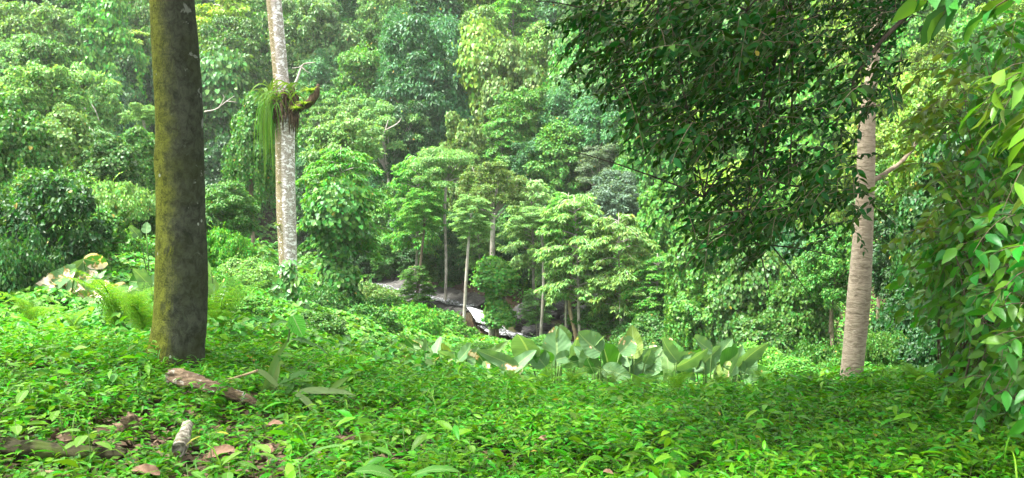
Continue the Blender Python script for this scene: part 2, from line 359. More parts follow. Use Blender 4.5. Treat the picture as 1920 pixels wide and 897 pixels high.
# ------------------------------------------------------------------ ground and water
def build_ground():
    xs = np.unique(np.concatenate([np.arange(-12, 12, .25), np.arange(-40, 40, 1.0), np.linspace(-320, 320, 81)]))
    ys = np.unique(np.concatenate([np.arange(-2, 14, .25), np.arange(-10, 70, .8), np.linspace(-160, 420, 91)]))
    X, Y = np.meshgrid(xs, ys); Z = terr(X, Y); mb = MB(); mb.smooth = True
    k = len(xs); i = np.arange(len(ys) - 1)[:, None]; j = np.arange(k - 1)[None]
    q = np.stack([i * k + j, i * k + j + 1, (i + 1) * k + j + 1, (i + 1) * k + j], -1).reshape(-1, 4)
    mb.add(np.stack([X, Y, Z], -1), q.ravel(), np.full(len(q), 4))
    tag(obj('ground', mb, M_SOIL), kind='structure')
build_ground()
def strip(path, wl, wr, dz, amp=.0, seed=1, n=60, m=7):
    """a strip along a path: wl / wr metres to its left and right, following the given heights"""
    path = np.asarray(path, float); t = np.linspace(0, len(path) - 1, n)
    c = np.stack([np.interp(t, np.arange(len(path)), path[:, k]) for k in range(3)], 1)
    T = nrm(np.gradient(c[:, :2], axis=0)); S = np.stack([T[:, 1], -T[:, 0]], 1)
    g = np.random.default_rng(seed); mb = MB(); mb.smooth = True
    u = np.linspace(-1, 1, m); lw = np.where(u < 0, -wl, wr)
    ph = g.random(6) * 6.28
    wob = 1 + .22 * np.sin(t * 5 + ph[0]) + .12 * np.sin(t * 11 + ph[1])
    P = c[:, None, :2] + (np.abs(u) * np.sign(u) * np.where(u < 0, wl, wr))[None, :, None] * S[:, None] * wob[:, None, None]
    Z = c[:, None, 2] + dz + amp * (g.random((n, m)) - .5) + amp * np.sin(P[..., 0] * 2 + ph[2]) * np.sin(P[..., 1] * 2.3 + ph[3])
    i = np.arange(n - 1)[:, None]; j = np.arange(m - 1)[None]
    q = np.stack([i * m + j, i * m + j + 1, (i + 1) * m + j + 1, (i + 1) * m + j], -1).reshape(-1, 4)
    return mb.add(np.dstack([P, Z]), q.ravel(), np.full(len(q), 4))
S2 = [p.copy() for p in STREAM]
tag(obj('stream', strip(S2, .55, .42, .06, .03, 3, 90, 7), M_WATER), kind='structure')
# far bank: sloping rock slab then leaf litter bank, seen above the water line
def bank(path, offs, mat, name, seed, amp=.08):
    g = np.random.default_rng(seed); path = np.asarray(path); t = np.linspace(0, len(path) - 1, 80)
    c = np.stack([np.interp(t, np.arange(len(path)), path[:, k]) for k in range(3)], 1); T = nrm(np.gradient(c[:, :2], axis=0)); S = np.stack([-T[:, 1], T[:, 0]], 1)
    if S[:, 1].mean() < 0: S = -S
    mb = MB(); mb.smooth = True; V = []
    for d, h in offs: V.append(np.concatenate([c[:, :2] + S * d + (g.random((80, 2)) - .5) * amp * 2, (c[:, 2] + h + (g.random(80) - .5) * amp + .06 * np.sin(t * 6 + d))[:, None]], 1))
    V = np.stack(V, 1); m = len(offs); i = np.arange(79)[:, None]; j = np.arange(m - 1)[None]
    q = np.stack([i * m + j, i * m + j + 1, (i + 1) * m + j + 1, (i + 1) * m + j], -1).reshape(-1, 4)
    return tag(obj(name, mb.add(V, q.ravel(), np.full(len(q), 4)), mat), kind='structure')
bank(STREAM[1:], [(-1.0, -.25), (-.7, -.05), (.35, -.02), (.55, .16), (.8, .2), (1.05, .26), (1.3, .34), (1.55, .42)], M_SLAB, 'stream_bed', 5)
bank(STREAM[1:], [(1.4, .25), (1.9, .55), (2.6, .85), (3.4, 1.2), (4.4, 1.8)], M_LITTER_BANK, 'stream_bank', 6)
# waterfall: a curved falling sheet from the lip to the plunge pool
def waterfall():
    mb = MB(); mb.smooth = True; V = []
    a0 = at(866, 571, 42.9); a1 = at(900, 581, 42.2); b0 = at(893, 604, 41.7); b1 = at(926, 612, 41.0)
    for t in np.linspace(0, 1, 14):
        h = t ** 1.9; f = t
        for s in np.linspace(0, 1, 12):
            p = a0 * (1 - s) + a1 * s; q = b0 * (1 - s) + b1 * s
            V.append([p[0] + (q[0] - p[0]) * f, p[1] + (q[1] - p[1]) * f - .12 * math.sin(t * 3) + .04 * math.sin(s * 19), p[2] + (q[2] - p[2]) * h])
    i = np.arange(13)[:, None]; j = np.arange(11)[None]; q = np.stack([i * 12 + j, i * 12 + j + 1, (i + 1) * 12 + j + 1, (i + 1) * 12 + j], -1).reshape(-1, 4)
    tag(obj('waterfall', mb.add(V, q.ravel(), np.full(len(q), 4)), M_FALL), kind='structure')
    tag(obj('plunge_pool', strip([at(905, 610, 41.8), at(945, 625, 41.2), at(985, 634, 40.6), np.array([3.5, 39, -5.1]), np.array([9, 37, -5.5])],   .7, .5, .02, .05, 9, 50, 9), M_FOAM), kind='structure')
waterfall()
def boulder(loc, size, seed, mat, label, group=None):
    import bmesh
    bm = bmesh.new(); bmesh.ops.create_icosphere(bm, subdivisions=4, radius=1)
    g = np.random.default_rng(seed); dirs = nrm(g.normal(size=(14, 3))); offs = .62 + .3 * g.random(14)
    for v in bm.verts:
        p = np.array(v.co); d = nrm(p)
        s = min(1.0, min(float(o / max(d @ n, 1e-3)) if d @ n > .05 else 9 for n, o in zip(dirs, offs)))
        s *= 1 + .05 * math.sin(d[0] * 9 + seed) * math.sin(d[2] * 11) + .03 * math.sin(d[1] * 23 + d[2] * 17)
        v.co = Vector((d * s * np.array(size)).tolist())
    me = bpy.data.meshes.new('rock'); bm.to_mesh(me); bm.free()
    me.materials.append(mat); o = link('rock', me); o.location = [float(t) for t in loc]; o.rotation_euler = (0, 0, seed)
    return tag(o, label, 'rock', group)
for k, (px, py, Y, s, mt, lb) in enumerate([
    (990, 596, 42.5, (1.3, .9, .75), M_ROCK, 'dark wet boulder at the right end of the small waterfall'),
    (1035, 590, 43.5, (1.5, 1.0, 1.0), M_ROCK, 'dark rock face behind the slim white trunk right of the falls'),
    (1015, 620, 41.5, (1.0, .8, .5), M_ROCK, 'low dark wet rock beside the white foaming pool'),
    (1090, 612, 42.5, (1.9, 1.2, 1.1), M_ROCK, 'largest dark rock face, behind the big grey-green leaves'),
    (1125, 588, 44.0, (1.5, 1.0, 1.1), M_ROCK, 'brownish dark rock beside the curved brown trunk'),
    (880, 592, 43.2, (.75, .6, .55), M_ROCK, 'dark rock ledge under the lip of the waterfall'),
    (850, 577, 44.2, (.8, .4, .28), M_SLAB, 'grey slab at the stream edge just above the falls'),
    (1165, 610, 42.5, (1.5, 1.0, .9), M_ROCK, 'rightmost dark rock, half hidden by bushes below the yellow-tipped tree'),
]):
    boulder(at(px, py, Y), s, 11 + k, mt, lb)

# ------------------------------------------------------------------ tree prototypes (crown, trunk meshes in metres, base at the origin)
UP = np.array([0, 0, 1.])
def rdir(g, n, zmin=-1.0):
    d = nrm(g.normal(size=(n * 3, 3))); d = d[d[:, 2] > zmin]
    while len(d) < n: 
        e = nrm(g.normal(size=(n * 3, 3))); d = np.vstack([d, e[e[:, 2] > zmin]])
    return d[:n]
def clump_leaves(mb, g, cen, rad, n, L, W, T, flat=.75, zmin=-.35, upb=.6, droop=.55, fill=.16, shingle=False, jit=.45):
    """leaves over the shells of many overlapping clumps; leaves buried in another clump are dropped"""
    w = rad ** 2; k = g.choice(len(cen), n, p=w / w.sum()); d = rdir(g, n, zmin)
    sh = np.array([1, 1, flat])
    lump = 1 + .12 * np.sin(d[:, 0] * 5 + k) * np.sin(d[:, 1] * 5 + k * 2.1) + .1 * np.sin(d[:, 2] * 9 + k * 1.7)
    P = cen[k] + d * rad[k][:, None] * sh * (lump * (.78 + .24 * g.random(n) + np.where(g.random(n) < .10, .45 * g.random(n), 0)))[:, None]
    keep = np.ones(n, bool)
    for q in range(len(cen)):
        e = np.linalg.norm((P - cen[q]) / sh, axis=1) / rad[q]
        keep &= (e > .70) | (k == q)
    P = P[keep]; d = d[keep]; n = len(P)
    N = nrm(d * 1.0 + UP * upb + g.normal(size=(n, 3)) * jit)
    if shingle: D = nrm(-UP[None] * 1.0 + d * np.array([.45, .45, 0]) + g.normal(size=(n, 3)) * .28)
    else: D = nrm(d * np.array([1, 1, .2]) - UP * droop + g.normal(size=(n, 3)) * .5)
    s = .65 + .7 * g.random(n)
    leaves(mb, P, D, N, L * s, W * s, T)
    m = int(n * fill)
    if m:
        c0 = cen.mean(0); ext = np.abs(cen - c0).max(0) + .2
        Q = c0 + rdir(g, m) * ext * .85 * (g.random((m, 1)) ** .4)
        leaves(mb, Q, nrm(g.normal(size=(m, 3)) - UP * .4), nrm(g.normal(size=(m, 3)) + UP), L * 1.2, W * 1.3, T)
def limbs(mb, g, base, fork, ends, r0, taper=.35, bare=1.0):
    tube(mb, [base, base * .6 + fork * .4 + np.append(g.normal(size=2) * .12, 0), fork], [r0 * 1.25, r0, r0 * .8], 9, rings=12, rough=.06, seed=3)
    for e in ends:
        st = fork - (fork - base) * (g.random() * .18); mid = (st + e) / 2 + UP * .12 * np.linalg.norm(e - st) * (g.random() - .2)
        tube(mb, bez(st, mid, e, 7), np.linspace(r0 * .5, r0 * .12, 7), 6)
PROTO = {}
def proto(key, mb_c, mb_t, width, hc, mat=None, tmat=None):
    PROTO.setdefault(key[0], []).append(dict(c=mb_c.mesh('crown', mat or M_LEAF), t=mb_t.mesh('trunk', tmat or M_BARK), w=width, hc=hc))
# R rounded dense trees
for sd in range(5):
    g = np.random.default_rng(100 + sd); c = MB(); t = MB(); hc = 4.3; n = 170
    lob = [nrm(g.normal(size=3)) for q in range(5)]
    d = rdir(g, n, -.85); bulge = sum(np.maximum(0, d @ l) ** 3 for l in lob)[:, None]
    cen = d * np.array([2.2, 2.2, 2.9]) * (.50 + .42 * g.random((n, 1)) + .34 * bulge) + UP * hc
    rad = .20 + .42 * g.random(n) ** 1.5
    clump_leaves(c, g, cen, rad, 36000, .22, .12, T_KITE, .8, zmin=-.75, upb=.45, droop=.8, jit=.6, fill=.12)
    limbs(t, g, np.array([0, 0, -.6]), np.array([.1, 0, hc - 1.6]), cen[:12], .15); proto('R', c, t, 6.0, hc)
# V vine-draped trees: shingled heart leaves with hanging curtains
for sd in range(5):
    g = np.random.default_rng(200 + sd); c = MB(); t = MB(); hc = 4.3; n = 110
    lob = [nrm(g.normal(size=3)) for q in range(5)]
    d = rdir(g, n, -.8); bulge = sum(np.maximum(0, d @ l) ** 3 for l in lob)[:, None]
    cen = d * np.array([2.0, 1.9, 2.9]) * (.5 + .42 * g.random((n, 1)) + .32 * bulge) + UP * hc; rad = .25 + .5 * g.random(n) ** 1.4
    clump_leaves(c, g, cen, rad, 28000, .20, .18, T_HEART, 1.1, -.8, .4, shingle=True, jit=.5, fill=.06)
    for q in range(230):
        a = g.random() * 6.28; r = .9 + 1.8 * g.random(); top = np.array([math.cos(a) * r, math.sin(a) * r * .9, hc + 2.2 - r * .9 - g.random() * 2.4]); ln = .6 + 2.8 * g.random() ** 1.5; m = int(ln * 15)
        P = top + np.stack([g.normal(size=m) * .08, g.normal(size=m) * .08, -np.linspace(0, ln, m)], 1); o = np.array([math.cos(a), math.sin(a), 0])
        P[:, :2] += o[:2] * .25
        leaves(c, P, nrm(-UP + g.normal(size=(m, 3)) * .4), nrm(o + .3 * UP + g.normal(size=(m, 3)) * .5), .20, .17, T_HEART)
    limbs(t, g, np.array([0, 0, -.6]), np.array([.1, 0, hc - .8]), cen[:7], .2); proto('V', c, t, 5.8, hc)
# L layered flat-topped trees with fine leaves
for sd in range(2):
    g = np.random.default_rng(300 + sd); c = MB(); t = MB(); hc = 6.2; n = 40
    a = g.random(n) * 6.28; r = 3.1 * np.sqrt(g.random(n)); cen = np.stack([np.cos(a) * r, np.sin(a) * r, hc + .9 - .10 * r ** 2 - 2.6 * g.random(n) ** 1.3], 1); rad = .45 + .45 * g.random(n)
    clump_leaves(c, g, cen, rad, 19000, .2, .09, T_KITE, .42, -.5, .9, .55, .0)
    limbs(t, g, np.array([0, 0, -.6]), np.array([0, 0, hc - 1.7]), cen[:16] - UP * .12, .13); proto('L', c, t, 7.2, hc, tmat=M_PALEBARK)
# A airy open trees whose pale limbs show
for sd in range(2):
    g = np.random.default_rng(400 + sd); c = MB(); t = MB(); hc = 6.0; n = 74
    d = rdir(g, n, -.45); cen = d * np.array([2.3, 2.3, 2.1]) * (.5 + .6 * g.random((n, 1))) + UP * (hc - .4); rad = .22 + .3 * g.random(n)
    clump_leaves(c, g, cen, rad, 19000, .17, .08, T_KITE, .55, -.4, .7, .5, .04)
    limbs(t, g, np.array([0, 0, -.6]), np.array([0, 0, hc - 2.0]), cen[:30], .13); proto('A', c, t, 5.4, hc, tmat=M_PALEBARK)
# F feathery upright plumes
for sd in range(2):
    g = np.random.default_rng(500 + sd); c = MB(); t = MB(); hc = 5.2
    n = 60; a = g.random(n) * 6.28; z = g.random(n); r = 2.5 * (1 - z * .75) * np.sqrt(.35 + .65 * g.random(n)); cen = np.stack([np.cos(a) * r, np.sin(a) * r, hc - 2.2 + 4.8 * z], 1); rad = .42 + .35 * g.random(n)
    clump_leaves(c, g, cen, rad, 22000, .26, .09, T_KITE, 1.25, -.6, .2, .1, .12, jit=.6)
    limbs(t, g, np.array([0, 0, -.6]), np.array([0, 0, hc + .5]), cen[:12], .16); proto('F', c, t, 5.6, hc)
# D tiers of long drooping branches carrying whorls of long leaves
for sd in range(3):
    g = np.random.default_rng(600 + sd); c = MB(); t = MB(); hc = 4.3; nb = 58
    for q in range(nb):
        z = .9 + 6.4 * (q + g.random()) / nb; a = q * 2.4 + g.normal() * .3; l = 3.15 * math.sqrt(max(.05, 1 - ((z - 3.6) / 4.3) ** 2)) * g.uniform(.65, 1.1); o = np.array([math.cos(a), math.sin(a), 0]); sdv = np.array([-o[1], o[0], 0])
        br = bez((0, 0, z - .3), o * l * .55 + UP * (z + .35), o * l + UP * (z - .25 * l * g.random() - .1), 8)
        tube(t, br, np.linspace(.04, .008, 8), 4, cap=False)
        for u in np.arange(.3, 1.0, .30 / max(l, .5)):
            p = np.array([np.interp(u, np.linspace(0, 1, 8), br[:, k]) for k in range(3)])
            for side in (-1, 0, 1):
                w = p + sdv * side * (.18 + .30 * g.random()) + UP * g.normal() * .06; m = 9; aa = np.arange(m) * 2.4 + g.random() * 6; e = np.stack([np.cos(aa), np.sin(aa), 0 * aa], 1)
                D = nrm(e * .8 + o * .5 + sdv * side * .4 - UP * (.15 + .75 * g.random((m, 1)))); leaves(c, w + e * .05 + UP * (g.random((m, 1)) - .5) * .12, D, nrm(UP + e * .3 + g.normal(size=(m, 3)) * .3), .34 * (.65 + .6 * g.random(m)), .12, T_HEX)
    tube(t, [[0, 0, -.6], [.08, 0, 3], [0, .05, 7.4]], [.12, .09, .03], 8, rings=12, rough=.06); proto('D', c, t, 6.3, hc, tmat=M_PALEBARK)
# C leaf-covered columns: vines up a hidden trunk
for sd in range(2):
    g = np.random.default_rng(700 + sd); c = MB(); t = MB(); hc = 3.6; n = 30
    z = np.linspace(.2, 7.0, n); rw = .75 + .35 * np.sin(z * 1.3 + sd) + .45 * (z / 7) ** 3; a = g.random(n) * 6.28; cen = np.stack([np.cos(a) * .35, np.sin(a) * .35, z], 1)
    clump_leaves(c, g, cen, rw * (.8 + .3 * g.random(n)), 17000, .2, .19, T_HEART, .9, -.6, .4, shingle=True, jit=.35, fill=.03)
    tube(t, [[0, 0, -.6], [0, 0, 4], [.1, 0, 7.2]], [.22, .18, .1], 8, rings=8); proto('C', c, t, 2.6, hc)
# B vine-smothered bushes, low mounds
for sd in range(4):
    g = np.random.default_rng(800 + sd); c = MB(); t = MB(); hc = 1.5; n = 95
    lob = [nrm(g.normal(size=3) * np.array([1, 1, .6]) + np.array([0, 0, .3])) for q in range(5)]
    d = rdir(g, n, -.1); bulge = sum(np.maximum(0, d @ l) ** 3 for l in lob)[:, None]
    cen = d * np.array([1.6, 1.5, 1.25]) * (.5 + .4 * g.random((n, 1)) + .4 * bulge) + UP * .45; rad = .18 + .36 * g.random(n) ** 1.4
    clump_leaves(c, g, cen, rad, 23000, .14, .105, T_HEART if sd % 2 else T_HEX, .9, -.5, .6, shingle=(sd % 2 == 0), jit=.6, fill=.06)
    for q in range(70):                          # stray shoots
        a = g.random() * 6.28; o = np.array([math.cos(a), math.sin(a), .5 + g.random()]); st = cen[g.integers(n)]; m = 9; P = st + o * np.linspace(.1, .45 + .5 * g.random(), m)[:, None] - UP * (np.linspace(0, .5, m) ** 2)[:, None]
        leaves(c, P, nrm(o + g.normal(size=(m, 3)) * .8), nrm(UP + g.normal(size=(m, 3)) * .5), .15, .08, T_HEX)
    limbs(t, g, np.array([0, 0, -.4]), np.array([0, 0, .35]), cen[:8], .06); proto('B', c, t, 4.6, hc)

# ------------------------------------------------------------------ placing trees: along the sight line until the crown stands on its own trunk on the ground
KW = dict(R='rounded dense tree', V='vine-draped tree', L='flat-topped layered tree', A='open airy pale-limbed tree', F='feathery tall tree', D='drooping-leaved tree', C='vine-covered trunk column', B='vine-smothered bush')
NAME = dict(R='rounded_tree', V='vine_draped_tree', L='flat_topped_tree', A='airy_tree', F='feathery_tree', D='drooping_tree', C='vine_column', B='vine_bush')
def where(px, py, Y):
    xs = [(60, 'at the left edge'), (150, 'left of the mossy trunk'), (290, 'just left of the mossy trunk'), (385, 'behind the mossy trunk'), (500, 'between the mossy and lichened trunks'), (580, 'behind the lichened trunk'),
          (680, 'just right of the lichened trunk'), (770, 'above the upper stream'), (850, 'above the middle of the stream'), (930, 'above the waterfall'), (1010, 'above the foaming pool'),
          (1090, 'above the dark rocks'), (1190, 'just left of the dark canopy'), (1300, "behind the dark canopy's left side"), (1420, "behind the dark canopy's middle"), (1540, "behind the dark canopy's right side"), (1660, 'behind the tan trunk'), (1790, 'right of the tan trunk'), (9999, 'at the right edge')]
    h = next(t for a, t in xs if px < a)
    v = 'at the very top' if py < 30 else 'near the top' if py < 90 else 'high up the hillside' if py < 160 else 'above mid-hillside' if py < 230 else 'halfway down the hillside' if py < 300 else 'on the lower hillside' if py < 380 else 'low on the slope' if py < 470 else 'near the stream level' if py < 560 else 'on the near slope'
    return v, h
TREES = []
def put_tree(kind, px, py, wpx, col, Y=None, hs=1.0, Ymin=24, trunkmat=None, label=None, tone=1.0, lift=0.0):
    pr = PROTO[kind][len(TREES) % len(PROTO[kind])]
    def sc(Y): return wpx / ppm(Y) / pr['w']
    if Y is not None and Y < 0: Ymin, Y = -Y, None
    if Y is None:
        ys = np.arange(Ymin, 125, .8); ray = at(px, py, 1.0) - np.array([0, 0, CAMZ])
        ok = np.where(ray[2] * ys + CAMZ <= terr(ray[0] * ys, ys) + pr['hc'] * sc(1.0) * ys * hs)[0]
        Y = float(ys[ok[0]]) if len(ok) else 110.0
    s = sc(Y); p = at(px, py, Y); gz = tz(p[0], p[1])
    vs = s * hs
    need = (p[2] - gz) / pr['hc']                 # stretch the tree so that it reaches the ground
    zb = p[2] - pr['hc'] * vs
    root = thing(NAME[kind], (p[0], p[1], zb), None, 'bush' if kind == 'B' else 'tree', None)
    c = Vector(C[col]); k = tone * random.uniform(.75, 1.2); cc = (c[0] * k * random.uniform(.9, 1.12), c[1] * k, c[2] * k * random.uniform(.85, 1.15))
    rz = random.uniform(0, 6.28)
    cr = link('crown', pr['c'], root, cc); cr.scale = (s, s, vs); tl = random.uniform(-.07, .07); cr.rotation_euler = (tl, 0, rz)
    extra = max(0.0, zb - gz)
    tr = link('trunk', pr['t'], root); tr.scale = (s, s, vs); tr.rotation_euler = (tl, 0, rz)
    if extra > .3 and kind != 'B':                 # the bole continues down to the ground
        m = MB(); r = (.11 if kind in 'DAL' else .15) * s; tube(m, [(0, 0, .15), (.05, 0, -extra * .5), (0, 0, -extra - .4)], [r, r * 1.1, r * 1.35], 8, rings=8, rough=.05, seed=len(TREES))
        b = link('trunk', m.mesh('trunk', trunkmat or tr.data.materials[0]), root)
    TREES.append(dict(o=root, k=kind, px=px, py=py, w=wpx, c=col, Y=Y, label=label))
    return root
HILL = """
R 30 25 120 b|V 105 20 120 m|V 165 55 110 g|F 250 35 90 m|V 215 85 100 g|R 60 108 130 p|R 130 120 110 p|V 190 128 130 g|V 265 105 90 m|R 20 165 120 p|R 95 190 130 m
R 150 235 120 p|V 210 200 90 d|R 25 240 120 m|V 245 180 90 b|D 255 120 90 y
D 425 90 150 y|R 470 40 90 m|R 405 25 90 d|R 430 160 130 m|C 415 265 70 m|V 455 250 90 b|V 410 345 100 d|V 470 330 80 m
F 615 28 130 b|F 685 45 80 b|R 600 105 130 p|V 650 150 100 p|R 690 175 120 g|R 730 60 100 p|V 575 215 100 m|R 600 180 90 b
V 700 8 110 y|R 800 4 110 y|R 905 8 120 y|V 985 10 100 g|F 800 55 130 b|F 765 125 110 b|R 830 130 120 b|R 800 195 150 b|F 775 255 100 d|R 850 230 110 b|R 720 120 90 m|F 860 45 100 m
R 930 125 110 o|C 905 200 62 y|V 955 185 120 o|D 960 60 110 g|R 1010 45 90 m|V 1020 115 90 y|R 985 250 120 m|D 940 290 100 m
R 1062 45 110 b|V 1085 95 100 m|V 1085 165 110 g|R 1105 200 110 p|R 1040 235 100 b|R 1110 265 110 b|R 1045 300 110 m|V 1150 160 90 m|A 1130 310 90 s|R 1010 325 90 b
A 655 235 110 p|A 725 240 120 p|R 780 300 100 d|R 590 260 110 m
R 1180 230 110 g|V 1230 340 130 g|R 1200 290 110 m|V 1290 300 120 y|V 1390 230 120 g|V 1360 120 130 p|V 1470 120 130 y|V 1560 110 120 y|R 1540 210 110 g|V 1590 280 110 y|V 1660 240 120 y|V 1490 310 120 g|V 1660 140 120 g|R 1740 160 110 y|R 1430 40 130 g|R 1560 30 120 m|V 1680 60 120 g|V 1300 40 120 m|V 1240 120 110 m|V 1790 90 110 g|R 1850 150 120 m|R 1790 30 110 m
"""
for e in HILL.replace('\n', '|').split('|'):
    if e.strip():
        k, x, y, w, c = e.split(); put_tree(k, float(x), float(y), float(w) * 1.25, c, Ymin=40, hs=random.uniform(1.0, 1.35))
# fill the gaps between them
for j, py in enumerate(range(15, 350, 58)):
    for i, px in enumerate(range(-60, 1990, 82)):
        x = px + (j % 2) * 41 + random.uniform(-22, 22); y = py + random.uniform(-16, 16)
        if any(abs(x - t['px']) < 52 and abs(y - t['py']) < 44 for t in TREES): continue
        put_tree(random.choice('RVVRFD'), x, y, random.uniform(95, 140), random.choice('mmgbpygo' if x < 1200 else 'mgyyg'), Ymin=44, hs=random.uniform(1.0, 1.3))
# the nearer valley trees and thickets, each where the photo has it
MID = """
L 834 298 145 p 44 1.0|D 780 372 125 g 46 1.4|D 640 370 190 g 32 1.0|R 640 300 150 p 40 1.0|A 918 350 135 o 40 1.05|D 1000 415 130 p 43 1.25|R 1145 395 130 s 40 .9|D 1085 460 160 p 37 1.2|D 1165 485 160 o 36 1.1|D 1235 530 140 g 35 .8|D 1060 410 110 g 38 .9|B 1100 590 110 m 38 .8|B 1200 600 110 m 36 .9|R 1060 520 100 p 41 .8|R 990 480 80 d 46 .9
R 720 420 130 m 56 1.1|R 790 440 120 d 56 1.1|R 860 440 100 d 54 1.1|R 960 430 110 d 52 1.1|R 1050 430 110 d 50 1.1|R 690 340 120 b 60 1.0|R 560 420 90 d 60 1.2|V 600 330 120 b 62 1.0
R 730 480 90 m 55 1.0|R 850 490 100 d 53 1.0|R 1000 500 120 d 50 1.0|R 900 420 110 b 60 1.1|R 1090 380 110 m 54 1.0|V 1180 350 120 g 52 1.0
R 690 475 95 d -46 0.9|R 735 478 90 m -46 0.9|R 780 486 85 d -46 0.8|R 822 492 85 m -46 0.8|R 868 500 90 d -46 0.8|R 910 505 85 d -46 0.8|R 950 520 95 d -46 0.9|R 1000 520 90 d -46 0.9|R 1045 515 95 d -46 0.9|R 1090 520 95 m -46 0.9|R 1135 530 95 d -46 0.9|V 715 430 95 m -46 0.9|R 765 440 100 d -46 1|V 815 445 95 m -46 0.9|R 865 450 100 d -46 1|R 915 455 95 m -46 1|R 965 465 100 d -46 1|V 1015 460 100 m -46 1|R 1070 460 100 d -46 1|R 640 455 90 d -46 1|B 700 508 60 d -46 0.9|B 845 527 60 m -46 0.9|B 960 560 70 d -46 0.9|B 1020 560 70 d -46 0.9|B 1085 565 75 m -46 0.9|B 1150 585 80 m -46 0.9
D 1005 572 72 p 40 .8|D 783 532 80 g 43 .9|B 735 582 140 g 33 1.1|B 812 606 120 m 32 .9|B 665 560 110 m 38 1.0|D 1150 590 90 g 37 .8|D 900 455 80 p 45 1.1
C 632 480 95 m 30 .9|C 930 548 66 g 39.5 .62
V 30 300 170 m 26 1.0|V 120 300 150 p 30 .9|V 200 330 150 m 30 .8|R 60 210 170 p 36 1.0|V 250 300 110 m 34 .9|R 430 400 130 m 32 .9|V 470 270 120 m 36 1.1
B 40 400 210 d 17 1.5|B 20 480 180 d 15 1.5|B 120 420 190 m 20 1.1|B 190 375 170 p 24 1.1|B 255 400 140 m 25 1.1|B 210 440 130 g 22 .9|B 110 350 170 m 25 1.2
B 425 455 130 g 23 1.2|B 470 510 120 p 21 1.0|B 400 525 130 g 17 .9|B 440 570 130 g 15 .7|B 600 560 130 m 22 .9|B 660 600 140 m 23 .8|B 740 590 150 g 27 .9|B 800 600 130 g 30 .8|B 700 545 120 p 36 .7|B 590 610 130 m 17 .7|B 520 590 110 m 18 .9|B 850 620 110 g 32 .6|B 760 640 130 m 22 .6|B 680 640 120 m 19 .6|B 880 650 110 g 24 .5|B 1010 640 90 m 30 .6
V 1260 420 150 g 38 1.0|V 1330 500 170 m 33 1.0|V 1400 560 180 m 30 1.0|V 1470 500 150 b 33 1.1|V 1500 580 150 m 27 1.0|V 1320 590 150 m 31 .8|V 1250 580 120 m 35 .8|R 1350 400 150 y 42 1.0|R 1450 420 140 g 42 1.0|V 1540 400 130 y 36 1.0|R 1560 500 140 m 25 1.1|V 1220 640 110 m 33 .7|V 1440 650 150 m 26 .7|B 1380 670 140 g 22 .8|B 1540 660 150 m 19 1.0|B 1480 690 140 g 17 .7|B 1600 690 110 m 15 .9|B 1160 650 120 m 30 .8
R 1700 500 170 d 20 1.1|R 1680 380 170 m 24 1.0|V 1760 420 170 d 16 1.2|B 1700 600 170 d 15 1.5|B 1640 640 120 m 14 1.2|B 1760 650 150 d 12 1.4|V 1860 350 200 d 14 1.2|R 1650 300 130 y 34 1.0|V 1760 260 170 y 22 1.0
"""
for e in MID.replace('\n', '|').split('|'):
    if e.strip():
        k, x, y, w, c, Y, hs = e.split(); put_tree(k, float(x), float(y), float(w), c, Y=float(Y), hs=float(hs))
# labels: look, kind, height on the slope, nearest landmark
from collections import defaultdict
def sizeword(w, k): return 'large' if w > 145 else 'small' if w < 100 else 'medium'
lab = defaultdict(list)
for t in TREES:
    v, h = where(t['px'], t['py'], t['Y']); t['vh'] = (v, h)
    lab[f"{CW[t['c']]} {KW[t['k']]} {v}, {h}"].append(t)
for s, ts in lab.items():
    if len(ts) > 1:
        ts.sort(key=lambda t: t['px']); pre = {2: ['left', 'right'], 3: ['leftmost', 'middle', 'rightmost']}.get(len(ts), ['leftmost', 'second from left', 'third from left', 'fourth from left', 'fifth from left'][:len(ts) - 1] + ['rightmost'])
        for p, t in zip(pre, ts): t['label'] = f"{p} {s}"
    else: ts[0]['label'] = s
for t in TREES:
    t['o']['label'] = t['label']
    if abs(t['px'] - 960) < 1100: t['o']['group'] = 'vine-smothered bushes on the near slope' if t['k'] == 'B' else 'trees on the hillside across the valley' if t['Y'] > 44 or t['py'] < 330 else 'trees and thickets in the valley'

# slim bare trunks near the stream carrying a small crown
def slim(pts, Y, r, mat, label, crown=None):
    P = [at(x, y, Y) for x, y in pts]; b = P[0].copy(); gz = tz(b[0], b[1]); b0 = np.array([b[0], b[1], min(gz, b[2]) - .2])
    root = thing('slim_tree', (b0[0], b0[1], gz), label, 'tree', 'slim trunks beside the stream')
    m = MB(); tube(m, [b0] + P, np.linspace(r, r * .6, len(P) + 1), 8, rings=24, rough=.07, seed=int(pts[0][0])); m.smooth = True; obj('trunk', m, mat, root)
    if crown:
        kind, col, w = crown; pr = PROTO[kind][0]; s = w / ppm(Y) / pr['w']; top = P[-1]
        c = link('crown', pr['c'], root, C[col]); c.scale = (s, s, s * .8); c.location = Vector((top - np.array([0, 0, pr['hc'] * s * .8])).tolist()) - root.location; c.rotation_euler = (0, 0, r * 50)
    return root
slim([(868, 640), (873, 540), (879, 450), (884, 400)], 38, .085, M_PALEBARK, 'slim white trunk leaning slightly right, standing left of the waterfall', ('D', 'p', 90))
slim([(782, 560), (790, 480), (796, 420), (792, 390)], 43, .08, M_BARK, 'slim brown trunk crossing the stream upstream of the falls', ('D', 'g', 95))
slim([(1014, 625), (1019, 540), (1017, 450), (1010, 400)], 39, .085, M_PALEBARK, 'slim white trunk in front of the dark rocks right of the pool', ('L', 'p', 110))
slim([(1080, 632), (1068, 575), (1072, 500), (1085, 440)], 37.5, .10, bark('tan_bark', (.2, .14, .08), (.36, .27, .17), 8, (1, 1, .4)), 'curved brown trunk rising from the big grey-green leaves')
